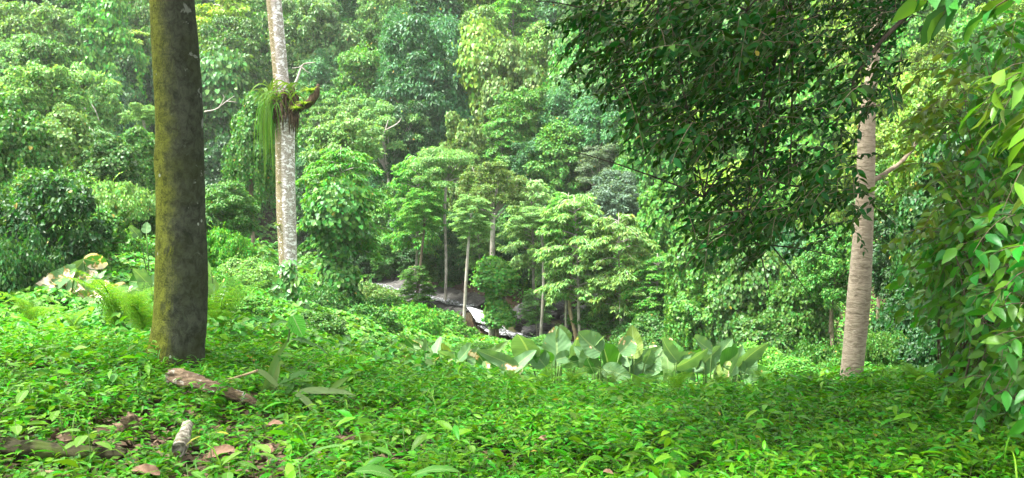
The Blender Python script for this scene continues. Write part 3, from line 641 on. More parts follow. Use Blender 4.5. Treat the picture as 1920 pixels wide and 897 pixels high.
slim([(1113, 600), (1112, 545), (1108, 480)], 38, .07, M_PALEBARK, 'short white trunk just right of the curved brown trunk')
slim([(1160, 610), (1175, 560), (1180, 500)], 37, .07, M_BARK, 'thin brown trunk under the yellow-tipped tree by the rightmost rock')
slim([(275, 385), (276, 300), (271, 245), (268, 215)], 40, .10, M_PALEBARK, 'slim pale trunk just left of the mossy trunk, among dark foliage', ('A', 'p', 80))
slim([(922, 560), (923, 470), (925, 400)], 39.8, .16, M_PALEBARK, 'stout pale trunk rising out of the vine-covered column', None)
def branchy(pts_list, Y, r, label, name='dead_branch'):
    P0 = at(*pts_list[0][0], Y); root = thing(name, P0, label, 'branch')
    m = MB()
    for k, pts in enumerate(pts_list): tube(m, [at(x, y, Y - .1 * k) for x, y in pts], np.linspace(r * (1 if k == 0 else .6), r * .25, len(pts)), 6, rings=14, rough=.1, seed=k)
    obj('branch', m, M_PALEBARK, root)
branchy([[(655, 580 - 250), (640, 300), (620, 270), (612, 245)], [(640, 300), (650, 265), (668, 245)]], 44, .06, 'forked pale limb inside the open crown right of the lichened trunk')
branchy([[(690, 330), (706, 285), (722, 245), (728, 225)], [(706, 285), (695, 255), (690, 238)], [(722, 245), (745, 232), (752, 222)]], 44, .065, 'three-way forked pale limb in the open crown above the stream')
branchy([[(383, 210), (405, 205), (425, 190), (440, 180)], [(410, 203), (420, 185), (418, 178)], [(425, 190), (445, 192)]], 22, .022, 'bare grey dead branch right of the mossy trunk')
branchy([[(150, 190), (160, 205), (163, 222)], [(168, 190), (180, 210), (186, 228)]], 45, .05, 'pale bare stems hanging in the dark gap high at the left')

# ------------------------------------------------------------------ stuff: what nobody could count
def vnoise(x, y, s, seed):
    g = np.random.default_rng(seed); o = 0
    for q in range(5):
        a = g.random() * 6.28; f = (.7 + .9 * q * .6) / s; o = o + np.sin((x * math.cos(a) + y * math.sin(a)) * f * 6.28 + g.random() * 6.28 + 1.3 * np.sin((y * math.cos(a) - x * math.sin(a)) * f * 3.1)) / (1 + .4 * q)
    return o / 2.6
def in_view(x, y, m=1.0): return np.abs(x) < (y * .601 * 1.08 + m)
def surface_leaves(name, n, xr, yr, hfun, L, W, T, mat, col, keep=None, jit=.5, slopeN=True):
    g = np.random.default_rng(hash(name) % 1000 if False else len(name)); x = g.uniform(*xr, n); y = g.uniform(*yr, n); k = in_view(x, y, 4)
    if keep is not None: k &= keep(x, y, g)
    x = x[k]; y = y[k]; n = len(x); h = hfun(x, y); z = terr(x, y)
    e = .25; dx = (terr(x + e, y) + hfun(x + e, y) - terr(x - e, y) - hfun(x - e, y)) / (2 * e); dy = (terr(x, y + e) + hfun(x, y + e) - terr(x, y - e) - hfun(x, y - e)) / (2 * e)
    N = nrm(np.stack([-dx, -dy, np.ones(n) * 1.2], 1) + g.normal(size=(n, 3)) * jit); a = g.random(n) * 6.28
    D = nrm(np.stack([np.cos(a) - dx * .8, np.sin(a) - dy * .8, -.35 * np.ones(n)], 1)); s = .6 + .8 * g.random(n)
    L = L * np.clip(.55 + .45 * (y - 9) / 14, .5, 1); W = W * np.clip(.5 + .5 * (y - 9) / 14, .45, 1)
    mb = MB(); leaves(mb, np.stack([x, y, z + h * (1 - .35 * g.random(n) ** 2)], 1), D, N, L * s, W * s, T)
    return tag(obj(name, mb, mat, color=col), kind='stuff')
def sdist(x, y):
    o = np.full(len(x), 99.0); c = np.where((y > 28) & (y < 68) & (x > -22) & (x < 44))[0]
    for s in range(0, len(c), 20000):
        i = c[s:s + 20000]; dx = x[i, None] - SP[None, :, 0]; dy = y[i, None] - SP[None, :, 1]; o[i] = np.sqrt((dx * dx + dy * dy).min(1))
    return o
surface_leaves('hillside_undergrowth', 260000, (-75, 75), (44, 112), lambda x, y: .9 + .8 * vnoise(x, y, 5, 1), .42, .24, T_KITE, M_LEAF, C['m'], keep=lambda x, y, g: (y > 50) | (sdist(x, y) > 5))
surface_leaves('slope_vines', 420000, (-26, 26), (9.6, 47), lambda x, y: .30 + .22 * vnoise(x, y, 2.6, 2), .15, .11, T_HEART, M_LEAF, C['g'], keep=lambda x, y, g: (sdist(x, y) > 1.5 + .8 * (y > 46) + np.where((x > -9) & (x < 5) & (y > SP[0, 1] * 0 + 42), 1.2, 0)) & (g.random(len(x)) < np.clip(16 / y, .3, 1)))

# ------------------------------------------------------------------ foreground ground cover
def carpet():
    g = np.random.default_rng(42)
    n = 76000
    x = g.uniform(-13, 12, n); y = g.uniform(2.2, 16.5, n); k = in_view(x, y, 1.7)
    limit = np.where(x < -2.2, 15.5 - 0 * x, 10.6)                  # the flat shelf reaches farther on the left
    k &= y < limit
    bare = np.exp(-(((x + 2.0) / 1.5) ** 2 + ((y - 5.3) / 1.3) ** 2))                 # trampled, shaded soil at lower left
    k &= g.random(n) > bare * .68
    k &= np.hypot(x + 3.23, y - 8.0) > .30
    # the part nearest the camera is densest on screen, keep more plants there
    k &= g.random(n) < np.clip(7.5 / y, .35, 1)
    x = x[k]; y = y[k]; n = len(x); z = terr(x, y)
    bump = vnoise(x, y, 1.1, 5); bump2 = vnoise(x, y, .45, 6); bare = bare[k]
    H = np.clip(.19 + .105 * bump + .075 * bump2, .05, .5) * (1 - .45 * bare) * (.65 + .5 * g.random(n)); H = H * np.where(y > 8, 1.15, 1)
    far = y > 7.2
    mb = MB()
    az = g.random(n) * 6.28; lean = .25 + .35 * g.random(n)
    for near in (True, False):
        s = np.where(far != near)[0]
        m = 9 if near else 8
        for q in range(m):
            t = .38 + .62 * (q + .6 * g.random(len(s))) / m
            a = az[s] + q * 2.4 + g.normal(size=len(s)) * .3
            P = np.stack([x[s] + np.cos(az[s]) * lean[s] * H[s] * t, y[s] + np.sin(az[s]) * lean[s] * H[s] * t, z[s] + H[s] * t], 1)
            el = g.normal(size=len(s)) * .28 + .12 - .3 * (1 - t)
            D = np.stack([np.cos(a) * np.cos(el), np.sin(a) * np.cos(el), np.sin(el)], 1)
            N = UP + g.normal(size=(len(s), 3)) * .42
            L = (.058 + .035 * g.random(len(s))) * (1.12 - .35 * (q / m)) * (1 + .15 * bump[s])
            big = g.random(len(s)) < .018; L = np.where(big, L * 1.5, L)
            leaves(mb, P, D, N, L, L * (.30 + .1 * g.random(len(s))), T_NEAR if near else T_HEX)
    o = obj('ground_cover', mb, M_CARPET, color=(.056, .205, .005)); tag(o, kind='stuff')
    # taller, broader-leaved herbs and grass scattered through it
    mt = MB(); n2 = 1050; xx = g.uniform(-10, 7, n2); yy = g.uniform(3.2, 15.5, n2); kk = in_view(xx, yy, .5) & ((yy < 10.2) | (xx < -2.5)) & (np.hypot(xx + 3.23, yy - 8) > .4) & ~((xx > -3.0) & (xx < -1.5) & (yy > 4.4) & (yy < 7.0)) & (vnoise(xx, yy, 2.2, 15) > -.1 - .25 * (xx < -1)); xx = xx[kk]; yy = yy[kk]; n2 = len(xx); hh = .2 + .22 * g.random(n2) * np.where(xx < -1, 1.25, .8); zz = terr(xx, yy)
    aa = g.random(n2) * 6.28; ln_ = .3 * g.random(n2)
    for q in range(6):
        t = .5 + .5 * q / 5; a = aa + q * 2.4; el = g.normal(size=n2) * .3 - .1
        L = (.10 + .07 * g.random(n2)) * (1.15 - .3 * t)
        leaves(mt, np.stack([xx + np.cos(aa) * ln_ * hh * t, yy + np.sin(aa) * ln_ * hh * t, zz + hh * t], 1), np.stack([np.cos(a) * np.cos(el), np.sin(a) * np.cos(el), np.sin(el)], 1), UP + g.normal(size=(n2, 3)) * .4, L, L * (.32 + .16 * g.random(n2)), T_NEAR)
    tag(obj('tall_herbs', mt, M_CARPET, color=(.072, .225, .008)), kind='stuff')
    mg = MB(); n3 = 2600; xx = g.uniform(-9, 7, n3); yy = g.uniform(3.2, 14, n3); kk = in_view(xx, yy, .5) & ((yy < 10.2) | (xx < -2.5)) & (vnoise(xx, yy, 1.6, 25) > .05); 
    for x_, y_ in zip(xx[kk], yy[kk]):
        a = g.random() * 6.28; l = g.uniform(.18, .42); b0 = np.array([x_, y_, tz(x_, y_)]); o = np.array([math.cos(a), math.sin(a), 0])
        ribbon(mg, bez(b0, b0 + UP * l * .9 + o * l * .15, b0 + o * l * .75 + UP * l * g.uniform(.35, .8), 6), np.array([.003, .0045, .005, .0042, .003, .0006]), o[[1, 0, 2]] * np.array([-1, 1, 0]) * .2 + UP + o * .3)
    tag(obj('grass_blades', mg, M_CARPET, color=(.07, .21, .01)), kind='stuff')
    # bare stems under the leaves
    ms = MB(); s = np.where(~far)[0][::2]
    for i in s[:6000]:
        b = np.array([x[i], y[i], z[i] - .01]); e = b + np.array([math.cos(az[i]) * lean[i] * H[i], math.sin(az[i]) * lean[i] * H[i], H[i]])
        tube(ms, [b, (b + e) / 2 + UP * .02, e], [.0028, .0024, .0014], 3, cap=False)
    tag(obj('herb_stems', ms, bark('green_stem', (.05, .08, .02), (.12, .14, .05), 10, (1, 1, 1), .1)), kind='stuff')
    # fallen leaves on the soil
    ml = MB(); n = 5200; x = np.concatenate([g.uniform(-6, 6, n // 2), g.normal(-2.0, 1.2, n // 2)]); y = np.concatenate([g.uniform(3, 9.5, n // 2), g.normal(5.1, .9, n // 2)])
    leaves(ml, np.stack([x, y, terr(x, y) + .012 + .03 * g.random(n)], 1), np.stack([*(lambda a: (np.cos(a), np.sin(a)))(g.random(n) * 6.28), .12 * g.normal(size=n)], 1), UP + g.normal(size=(n, 3)) * .35, .06 + .07 * g.random(n), .035 + .03 * g.random(n), T_NEAR)
    tag(obj('leaf_litter', ml, M_LITTER), kind='stuff')
carpet()

# ------------------------------------------------------------------ the three big trunks
def trunk_px(rows, Y, flare=None):
    P = []; r = []
    for py, xl, xr in rows:
        P.append(at((xl + xr) / 2, py, Y)); r.append((xr - xl) / 2 / ppm(Y))
    return np.array(P), np.array(r)
def displaced_trunk(P, r, mat, root, sides=64, rings=150, rough=.03, seed=1, flare=0.0, knots=()):
    mb = MB(); mb.smooth = True
    tube(mb, P, r, sides, rings=rings, rough=rough, seed=seed)
    v = mb.v[0]; g = np.random.default_rng(seed)
    zc = P[0][2]; c0 = P[0]
    if flare:
        h = v[:, 2] - zc; a = np.arctan2(v[:, 1] - c0[1], v[:, 0] - c0[0]); f = np.exp(-np.maximum(h, 0) / .34) * flare * (.55 + .45 * np.cos(a * 5 + .6) + .35 * np.cos(a * 3 + 2.6))
        rel = v[:, :2] - c0[:2]; v[:, :2] = v[:, :2] + rel * f[:, None]
    for kp, kr, kd in knots:
        d = np.linalg.norm(v - kp, axis=1) / kr; w = np.exp(-d * d) * kd - np.exp(-(d / .45) ** 2) * kd * 1.3
        ax = np.stack([np.interp(v[:, 2], P[:, 2], P[:, q]) for q in range(3)], 1); v += nrm((v - ax) * np.array([1, 1, 0])) * w[:, None]
    return obj('trunk', mb, mat, root)
def high_crown(root, center, R3, n, col, seed, fork, L=.22):
    g = np.random.default_rng(seed); c = MB(); k = 26; d = rdir(g, k, -.4); cen = center + d * np.array(R3) * (.6 + .4 * g.random((k, 1))); rad = np.full(k, R3[0] * .26)
    clump_leaves(c, g, cen, rad, n, L, L * .48, T_HEX, .6, fill=0)
    obj('crown', c, M_LEAF, root, color=col)
    b = MB()
    for e in cen[:9]: tube(b, bez(fork, (fork + e) / 2 + UP * .4, e, 7), np.linspace(.1, .02, 7), 6)
    obj('limbs', b, M_BARK, root)
# mossy tree, left
Y = 8.0
P, r = trunk_px([(720, 268, 382), (690, 279, 379), (640, 289, 381), (600, 292, 386), (520, 294, 387), (400, 297, 383), (300, 296, 381), (200, 294, 378), (100, 289, 371), (0, 283, 362), (-120, 276, 352), (-260, 268, 342), (-420, 258, 330), (-620, 250, 312)], Y)
ml = thing('mossy_tree', (P[0][0], Y, tz(P[0][0], Y)), 'thick dark trunk covered in yellow-green moss in the left foreground', 'tree')
displaced_trunk(P, r, M_MOSSY, ml, seed=4, flare=.42, rough=.025, knots=[(at(318, 470, Y - .22), .06, .03), (at(315, 575, Y - .22), .09, .04), (at(345, 250, Y - .2), .05, .02), (at(300, 300, Y - .15), .12, .03), (at(362, 560, Y - .2), .1, -.02), (at(310, 640, Y - .2), .14, .04)])
high_crown(ml, P[-1] + np.array([-1.6, .3, 1.6]), (3.0, 2.6, 1.4), 5200, C['m'], 31, P[-2])
# lichened epiphyte tree
Y = 20.0
P, r = trunk_px([(585, 524, 562), (520, 525, 557), (400, 519, 555), (300, 517, 553), (230, 516, 552), (190, 512, 549), (150, 513, 541), (100, 509, 537), (0, 500, 527), (-100, 492, 516), (-260, 480, 502), (-420, 468, 486)], Y)
el = thing('lichened_tree', (P[0][0], Y, tz(P[0][0], Y)), 'tall pale lichened trunk with hanging ferns and a broken stub, left of centre', 'tree')
P2 = P.copy(); P2[0, 2] = tz(P[0][0], Y) - .2
displaced_trunk(P2, r, M_LICHEN, el, sides=40, rings=110, rough=.03, seed=9)
b = MB(); b.smooth = True; tube(b, [at(x, y, Y - dy) for x, y, dy in ((540, 212, .1), (556, 203, .2), (574, 196, .3), (588, 182, .35), (598, 158, .35))], [.13, .10, .085, .08, .03], 14, rings=40, rough=.42, seed=2)
tube(b, [at(x, y, Y - .1) for x, y in ((538, 192), (546, 182), (548, 168), (546, 160))], [.11, .12, .08, .03], 12, rings=24, rough=.5, seed=5); obj('branch_stub', b, M_ROOT, el)
b = MB(); tube(b, [at(x, y, Y - .1) for x, y in ((547, 165), (556, 152), (561, 138), (568, 122), (578, 119), (592, 117))], np.linspace(.035, .012, 6), 6, rings=18)
tube(b, [at(x, y, Y - .1) for x, y in ((566, 126), (574, 134), (584, 138))], [.018, .01, .006], 5); tube(b, [at(x, y, Y - .1) for x, y in ((568, 122), (560, 127), (548, 128))], [.014, .01, .006], 5); obj('twig', b, M_PALEBARK, el)
high_crown(el, P[-1] + np.array([-.5, .6, 1.4]), (3.4, 3.0, 1.6), 6000, C['g'], 33, P[-2])
b = MB(); b.smooth = True; g = np.random.default_rng(3)      # fibrous mat round the trunk
for q in range(120):
    a = g.random() * 6.28; c0 = at(533, 195, Y); p = c0 + np.array([math.cos(a) * .24, math.sin(a) * .24, g.uniform(-.25, .35)]); tube(b, [p, p + np.array([math.cos(a) * .08, math.sin(a) * .08, -.12]), p + np.array([math.cos(a) * .05, math.sin(a) * .05, -.15 - .45 * g.random()])], [.02, .03, .006], 5, rough=.3, seed=q)
hf = thing('hanging_fern', at(510, 195, Y - .25), 'clump of long strap-leaved ferns hanging from the lichened trunk', 'fern')
obj('root_mat', b, M_ROOT, hf)
b = MB()
for q in range(64):
    top = at(g.uniform(500, 521), g.uniform(178, 205), Y - g.uniform(.1, .45)); ln = g.uniform(.4, 1.6) * (.5 + .5 * (q % 3)) / 1.2; dr = np.array([g.normal() * .12 - .05, g.normal() * .1, 0])
    ribbon(b, bez(top, top + dr + np.array([-.06, -.08, .12]), top + dr * 1.2 - UP * ln, 9), np.array([.008, .013, .015, .015, .014, .012, .01, .008, .002]), (g.normal() * .4, -1, .2))
obj('hanging_fronds', b, M_FERN, hf, color=(.075, .19, .02))
b = MB()
for q in range(80):
    a = g.random() * 6.28; top = at(g.uniform(500, 545), g.uniform(166, 200), Y - g.uniform(-.1, .4)); ln = g.uniform(.3, .6); o = np.array([math.cos(a), math.sin(a) - .3, 0])
    ribbon(b, bez(top, top + o * ln * .5 + UP * ln * .75, top + o * ln * .95 + UP * ln * g.uniform(-.5, .3), 7), np.array([.008, .018, .02, .02, .017, .012, .002]), o[[1, 0, 2]] * np.array([-1, 1, 0]) + UP)
obj('arching_fronds', b, M_FERN, hf, color=(.085, .18, .02))
def bromeliad(px, py, Y, s, label, n=22):
    t = thing('bromeliad', at(px, py, Y), label, 'plant', 'bromeliads on the lichened trunk'); b = MB(); g = np.random.default_rng(int(px))
    for q in range(n):
        a = q * 2.4; o = np.array([math.cos(a), math.sin(a), 0]); p = at(px, py, Y); l = s * g.uniform(.7, 1.1)
        ribbon(b, bez(p, p + o * l * .35 + UP * l * .6, p + o * l + UP * l * g.uniform(0, .6), 6), np.array([.02, .02, .018, .015, .01, .002]) * s * 3, UP)
    obj('leaves', b, M_FERN, t, color=(.12, .21, .02))
bromeliad(583, 176, Y - .35, .30, 'small yellow-green bromeliad on the broken branch stub')
bromeliad(556, 208, Y - .4, .24, 'tiny fern tuft where the broken stub joins the lichened trunk')
bromeliad(570, 200, Y - .4, .28, 'drooping fern tuft in the middle of the broken branch stub', 18); bromeliad(524, 345, Y - .2, .13, 'tiny bright tuft halfway down the lichened trunk', 12); bromeliad(521, 425, Y - .2, .16, 'tiny yellow tuft low on the left of the lichened trunk', 12)
def climber(root_px, Y, n, spread, rows, label, col, L=.17, mat=None, near=.35):
    t = thing('climbing_vine', (at(root_px[0], root_px[1], Y)[0], Y, tz(at(root_px[0], 0, Y)[0], Y)), label, 'vine'); g = np.random.default_rng(n); b = MB()
    P = []; 
    for q in range(n):
        f = g.random() ** .7; py = rows[0] + (rows[1] - rows[0]) * f; P.append(at(root_px[0] + g.normal() * spread * (.45 + .75 * f), py, Y - near - g.uniform(0, .3) * (.4 + f)))
    P = np.array(P); leaves(b, P, nrm(np.stack([g.normal(size=n) * .6, -.5 + g.normal(size=n) * .3, -.8 + .3 * g.normal(size=n)], 1)), nrm(np.stack([g.normal(size=n) * .4, -1 + 0 * P[:, 0], .7 + 0 * P[:, 0]], 1)), L * (.6 + .7 * g.random(n)), L * .75 * (.6 + .6 * g.random(n)), T_HEART)
    obj('leaves', b, mat or M_GLOSS, t, color=col)
    b = MB(); tube(b, [at(root_px[0] - 6, rows[1], Y - near), at(root_px[0] - 3, (rows[0] + rows[1]) / 2, Y - near * .8), at(root_px[0], rows[0], Y - near * .7)], [.03, .025, .012], 6, rings=12); obj('stem', b, M_BARK, t)
climber((540, 560), 20, 420, 16, (487, 640), 'leafy climbing vine wrapped round the foot of the lichened trunk', C['m'])
# tan tree, right
Y = 10.0
P, r = trunk_px([(740, 1574, 1614), (715, 1576, 1615), (640, 1583, 1623), (550, 1590, 1632), (400, 1604, 1637), (300, 1608, 1640), (225, 1611, 1641), (150, 1622, 1645), (60, 1632, 1652), (-60, 1640, 1658), (-200, 1645, 1661), (-350, 1648, 1662)], Y)
tt = thing('tan_tree', (P[0][0], Y, tz(P[0][0], Y)), 'straight tan trunk with fine ringed bark standing at the right', 'tree')
displaced_trunk(P, r, M_TAN, tt, sides=48, rings=140, rough=.025, seed=12, flare=.12)
b = MB(); b.smooth = True; tube(b, [at(x, y, Y + dy) for x, y, dy in ((1628, 345, 0), (1646, 334, .1), (1666, 321, .2), (1694, 300, .4), (1738, 240, .7), (1770, 190, 1.0))], [.034, .03, .027, .024, .02, .012], 10, rings=24, rough=.12, seed=4); obj('branch', b, M_BARK, tt)
high_crown(tt, P[-1] + np.array([.6, .8, 1.2]), (2.2, 2.0, 1.0), 3000, C['g'], 35, P[-2])

# ------------------------------------------------------------------ twig foliage: leaves set alternately along drooping twigs
def twigs(mbl, mbt, A, D0, n_leaf, Lt, L, W, g, T=T_NEAR, sag=.5, tw=.0035):
    for a, d in zip(A, D0):
        d = nrm(d); e = a + d * Lt * g.uniform(.7, 1.2) - UP * Lt * sag * g.uniform(.5, 1.2); p = bez(a, a + d * Lt * .6, e, 5)
        if mbt is not None: tube(mbt, p, np.linspace(tw, tw * .4, 5), 3, cap=False)
        m = n_leaf; t = (np.arange(m) + .6) / m; q = np.stack([np.interp(t, np.linspace(0, 1, 5), p[:, c]) for c in range(3)], 1)
        ax = nrm(e - a); sd = nrm(np.cross(ax, UP) + 1e-6); sg = np.where(np.arange(m) % 2 == 0, 1, -1)[:, None]
        DD = nrm(sd * sg * .8 + ax * .6 - UP * .35 + g.normal(size=(m, 3)) * .3); NN = nrm(UP * .8 + sd * sg * -.2 + g.normal(size=(m, 3)) * .5)
        s = .7 + .5 * g.random(m); leaves(mbl, q, DD, NN, L * s, W * s, T)
def overhanging_tree():
    g = np.random.default_rng(77); tx, ty = 5.6, 7.2; tzz = tz(tx, ty)
    root = thing('overhanging_tree', (tx, ty, tzz), 'dark leafy tree overhanging the upper right, its crown in shade', 'tree')
    lf = MB(); tw = MB(); br = MB(); br.smooth = True
    E = [(1260, 50, 160, 75, 110), (1400, 60, 170, 100, 170), (1560, 45, 150, 70, 100), (1680, 45, 80, 65, 42), (1330, 165, 125, 95, 130), (1450, 190, 130, 90, 85), (1290, 250, 75, 45, 52), (1400, 295, 130, 70, 78), (1545, 240, 90, 100, 30),
         (1480, 370, 120, 55, 62), (1580, 350, 45, 60, 20), (1400, 425, 95, 40, 46), (1320, 385, 50, 40, 18), (1125, 45, 45, 45, 22), (1165, 120, 50, 60, 26), (1225, 195, 45, 50, 30), (1690, 150, 40, 40, 8), (1420, 470, 60, 25, 14), (1610, 140, 60, 60, 22), (1540, 430, 50, 40, 14), (1636, 185, 32, 40, 18), (1622, 385, 28, 28, 8)]
    cen = []
    for (cx, cy, rx, ry, n) in E:
        Yc = g.uniform(6.3, 7.3); cen.append((at(cx, cy - ry * .4, Yc + .2), ry / ppm(Yc)))
        A = []; 
        n = int(n * 1.0)
        for q in range(n):
            a = g.random() * 6.28; rr = math.sqrt(g.random()); A.append(at(cx + math.cos(a) * rr * rx, cy - 18 + math.sin(a) * rr * ry, Yc + g.normal() * .65))
        D0 = np.stack([-.8 + g.normal(size=n) * .6, -.25 + g.normal(size=n) * .6, -.15 + g.normal(size=n) * .3], 1)
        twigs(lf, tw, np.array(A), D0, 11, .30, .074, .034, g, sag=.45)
    k = 58; cn = np.stack([g.uniform(-8.0, 2.6, k), g.uniform(-2.5, 8.7, k), g.uniform(5.0, 7.2, k)], 1); cn = cn[(cn[:, 0] > -.5) | (cn[:, 1] < 6.6)]; cn[:, 2] += np.maximum(0, cn[:, 1] - 6) * .25  # unseen clumps added overhead and behind the camera to shade the foreground
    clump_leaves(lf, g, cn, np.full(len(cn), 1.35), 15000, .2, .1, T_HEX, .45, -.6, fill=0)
    k = 34; cn = np.stack([g.uniform(-.7, 3.2, k), g.uniform(5.0, 8.4, k), g.uniform(4.9, 6.6, k)], 1); cn[:, 2] += np.maximum(0, cn[:, 1] - 6) * .25  # more unseen clumps, added sunward to keep sun off the overhang
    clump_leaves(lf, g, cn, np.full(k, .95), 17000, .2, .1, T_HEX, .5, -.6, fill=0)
    obj('crown', lf, M_CANOPY, root, color=(.012, .060, .004)); obj('twigs', tw, M_BARK, root)  # leaf colour set extra dark to stand in for the crown's shade
    top = np.array([tx - .2, ty - .1, 5.2]); m = MB(); m.smooth = True; tube(m, [[tx, ty, tzz - .2], [tx + .05, ty, 2.2], top], [.19, .15, .12], 14, rings=30, rough=.06, seed=6); obj('trunk', m, M_BARK, root)
    hub = [at(1700, 20, 6.9), at(1480, -40, 6.8), at(1250, -30, 6.8)]
    for k, h in enumerate(hub): tube(br, bez(top, (top + h) / 2 + UP * .8, h, 10), np.linspace(.09, .03, 10), 8)
    for (c, rr), e_ in zip(cen, E):
        if e_[0] > 1530 and e_[1] > 130: continue
        h = min(hub, key=lambda q: np.linalg.norm(q - c)); tube(br, bez(h, (h + c) / 2 + UP * .15 + g.normal(size=3) * .08, c, 9), np.linspace(.014, .005, 9), 6)
        for q in range(4):
            e = c + g.normal(size=3) * np.array([.35, .25, .3]); tube(br, bez(c, (c + e) / 2 + UP * .05, e, 6), np.linspace(.008, .003, 6), 4)
    tube(br, [at(x, y, 6.0) for x, y in ((1745, -5), (1700, 30), (1655, 75), (1632, 105), (1605, 140), (1598, 170), (1597, 205))], np.linspace(.017, .008, 7), 8, rings=24)
    obj('limbs', br, bark('dark_bark', (.02, .016, .011), (.07, .055, .04), 9, (1, 1, .3)), root)
overhanging_tree()
def shrub(name, base, label, cat, A, D0, nl, Lt, L, W, col, seed, T=T_NEAR, sag=.5, mat=None, group=None, stems=True):
    g = np.random.default_rng(seed); root = thing(name, base, label, cat, group); lf = MB(); tw = MB()
    twigs(lf, tw, A, D0, nl, Lt, L, W, g, T, sag, .004)
    if stems:
        b = np.array(base, float)
        for a in A[::max(1, len(A) // 14)]: tube(tw, bez(b + g.normal(size=3) * np.array([.4, .4, 0]), (b + a) / 2 + UP * .25 + g.normal(size=3) * .25, a, 9), np.linspace(.011, .003, 9), 5)
    obj('leaves', lf, mat or M_GLOSS, root, color=col); obj('stems', tw, M_BARK, root)
def px_cloud(g, regs):
    A = []
    for (x0, x1, y0, y1, Y0, Y1, n) in regs:
        for q in range(n): A.append(at(g.uniform(x0, x1), g.uniform(y0, y1), g.uniform(Y0, Y1)))
    return np.array(A)
g = np.random.default_rng(91)
A = px_cloud(g, [(1915, 2050, 360, 700, 4.4, 5.4, 66), (1870, 1930, 470, 560, 4.8, 5.2, 9), (1880, 1950, 390, 460, 4.8, 5.2, 9), (1950, 2010, 690, 770, 4.2, 4.6, 6)])
shrub('broad_leaved_shrub', (4.3, 5.6, tz(4.3, 5.6)), 'dark glossy broad-leaved shrub leaning in at the right edge', 'shrub', A, np.stack([-1 + g.normal(size=len(A)) * .5, -.3 + g.normal(size=len(A)) * .4, g.normal(size=len(A)) * .25], 1), 6, .24, .125, .058, (.042, .16, .012), 92)
A = px_cloud(g, [(1915, 2030, 80, 300, 4.4, 5.0, 22)])
shrub('yellow_leaved_shrub', (4.7, 5.7, tz(4.7, 5.7)), 'shrub with long yellow-green lit leaves at the upper right edge', 'shrub', A, np.stack([-1 + g.normal(size=len(A)) * .4, -.2 + g.normal(size=len(A)) * .3, .1 + g.normal(size=len(A)) * .25], 1), 5, .26, .19, .066, (.09, .21, .012), 93, sag=.9)
A = px_cloud(g, [(1770, 1830, -45, -15, 2.7, 2.9, 4), (1900, 1960, -30, 0, 2.8, 3.0, 3)])
shrub('drooping_branch', at(2000, -160, 2.8), 'nearest drooping branch with large backlit leaves in the top right corner', 'branch', A, np.stack([-.6 + 0 * A[:, 0], 0 * A[:, 0], -.2 + 0 * A[:, 0]], 1), 3, .12, .13, .058, (.05, .17, .02), 94, sag=.4)
A = px_cloud(g, [(1730, 1830, 215, 460, 6.8, 7.6, 26), (1770, 1860, 80, 240, 6.8, 7.8, 18)])
shrub('pinnate_shrub', (4.6, 7.4, tz(4.6, 7.4)), 'sapling with bright pinnate yellowish leaves right of the tan trunk', 'shrub', A, np.stack([-1 + g.normal(size=len(A)) * .5, -.2 + g.normal(size=len(A)) * .3, .25 + g.normal(size=len(A)) * .2], 1), 9, .42, .12, .05, (.12, .22, .02), 95, sag=.6)
A = px_cloud(g, [(1820, 1980, 150, 420, 6.8, 8.8, 200), (1770, 1840, 400, 560, 7.4, 9.0, 80), (1810, 1980, 420, 700, 6.8, 8.6, 230), (1730, 1770, 420, 560, 8, 9.5, 20), (1850, 1990, 20, 140, 7, 9, 60), (1850, 2010, 590, 770, 5.6, 7.6, 80)])
shrub('vine_thicket', (5.8, 8.6, tz(5.8, 8.6)), 'tall shadowed thicket of vines filling the right side behind the shrubs', 'thicket', A, np.stack([-.7 + g.normal(size=len(A)) * .6, -.5 + g.normal(size=len(A)) * .4, -.2 + g.normal(size=len(A)) * .3], 1), 7, .36, .13, .07, (.056, .19, .014), 96, sag=.8, T=T_HEX)
b = MB()
for q in range(34):
    x = g.uniform(1770, 1900); y0 = g.uniform(380, 520); Yv = g.uniform(8.0, 8.8); tube(b, [at(x + g.normal() * 6, y0, Yv), at(x + g.normal() * 14, (y0 + 720) / 2, Yv - .1), at(x + g.normal() * 16, 745, Yv)], [.006, .008, .008], 4, rings=10)
tag(obj('hanging_vines', b, M_ROOT), 'bundle of thin brown vines hanging in the shadowed thicket at the right', 'vine')

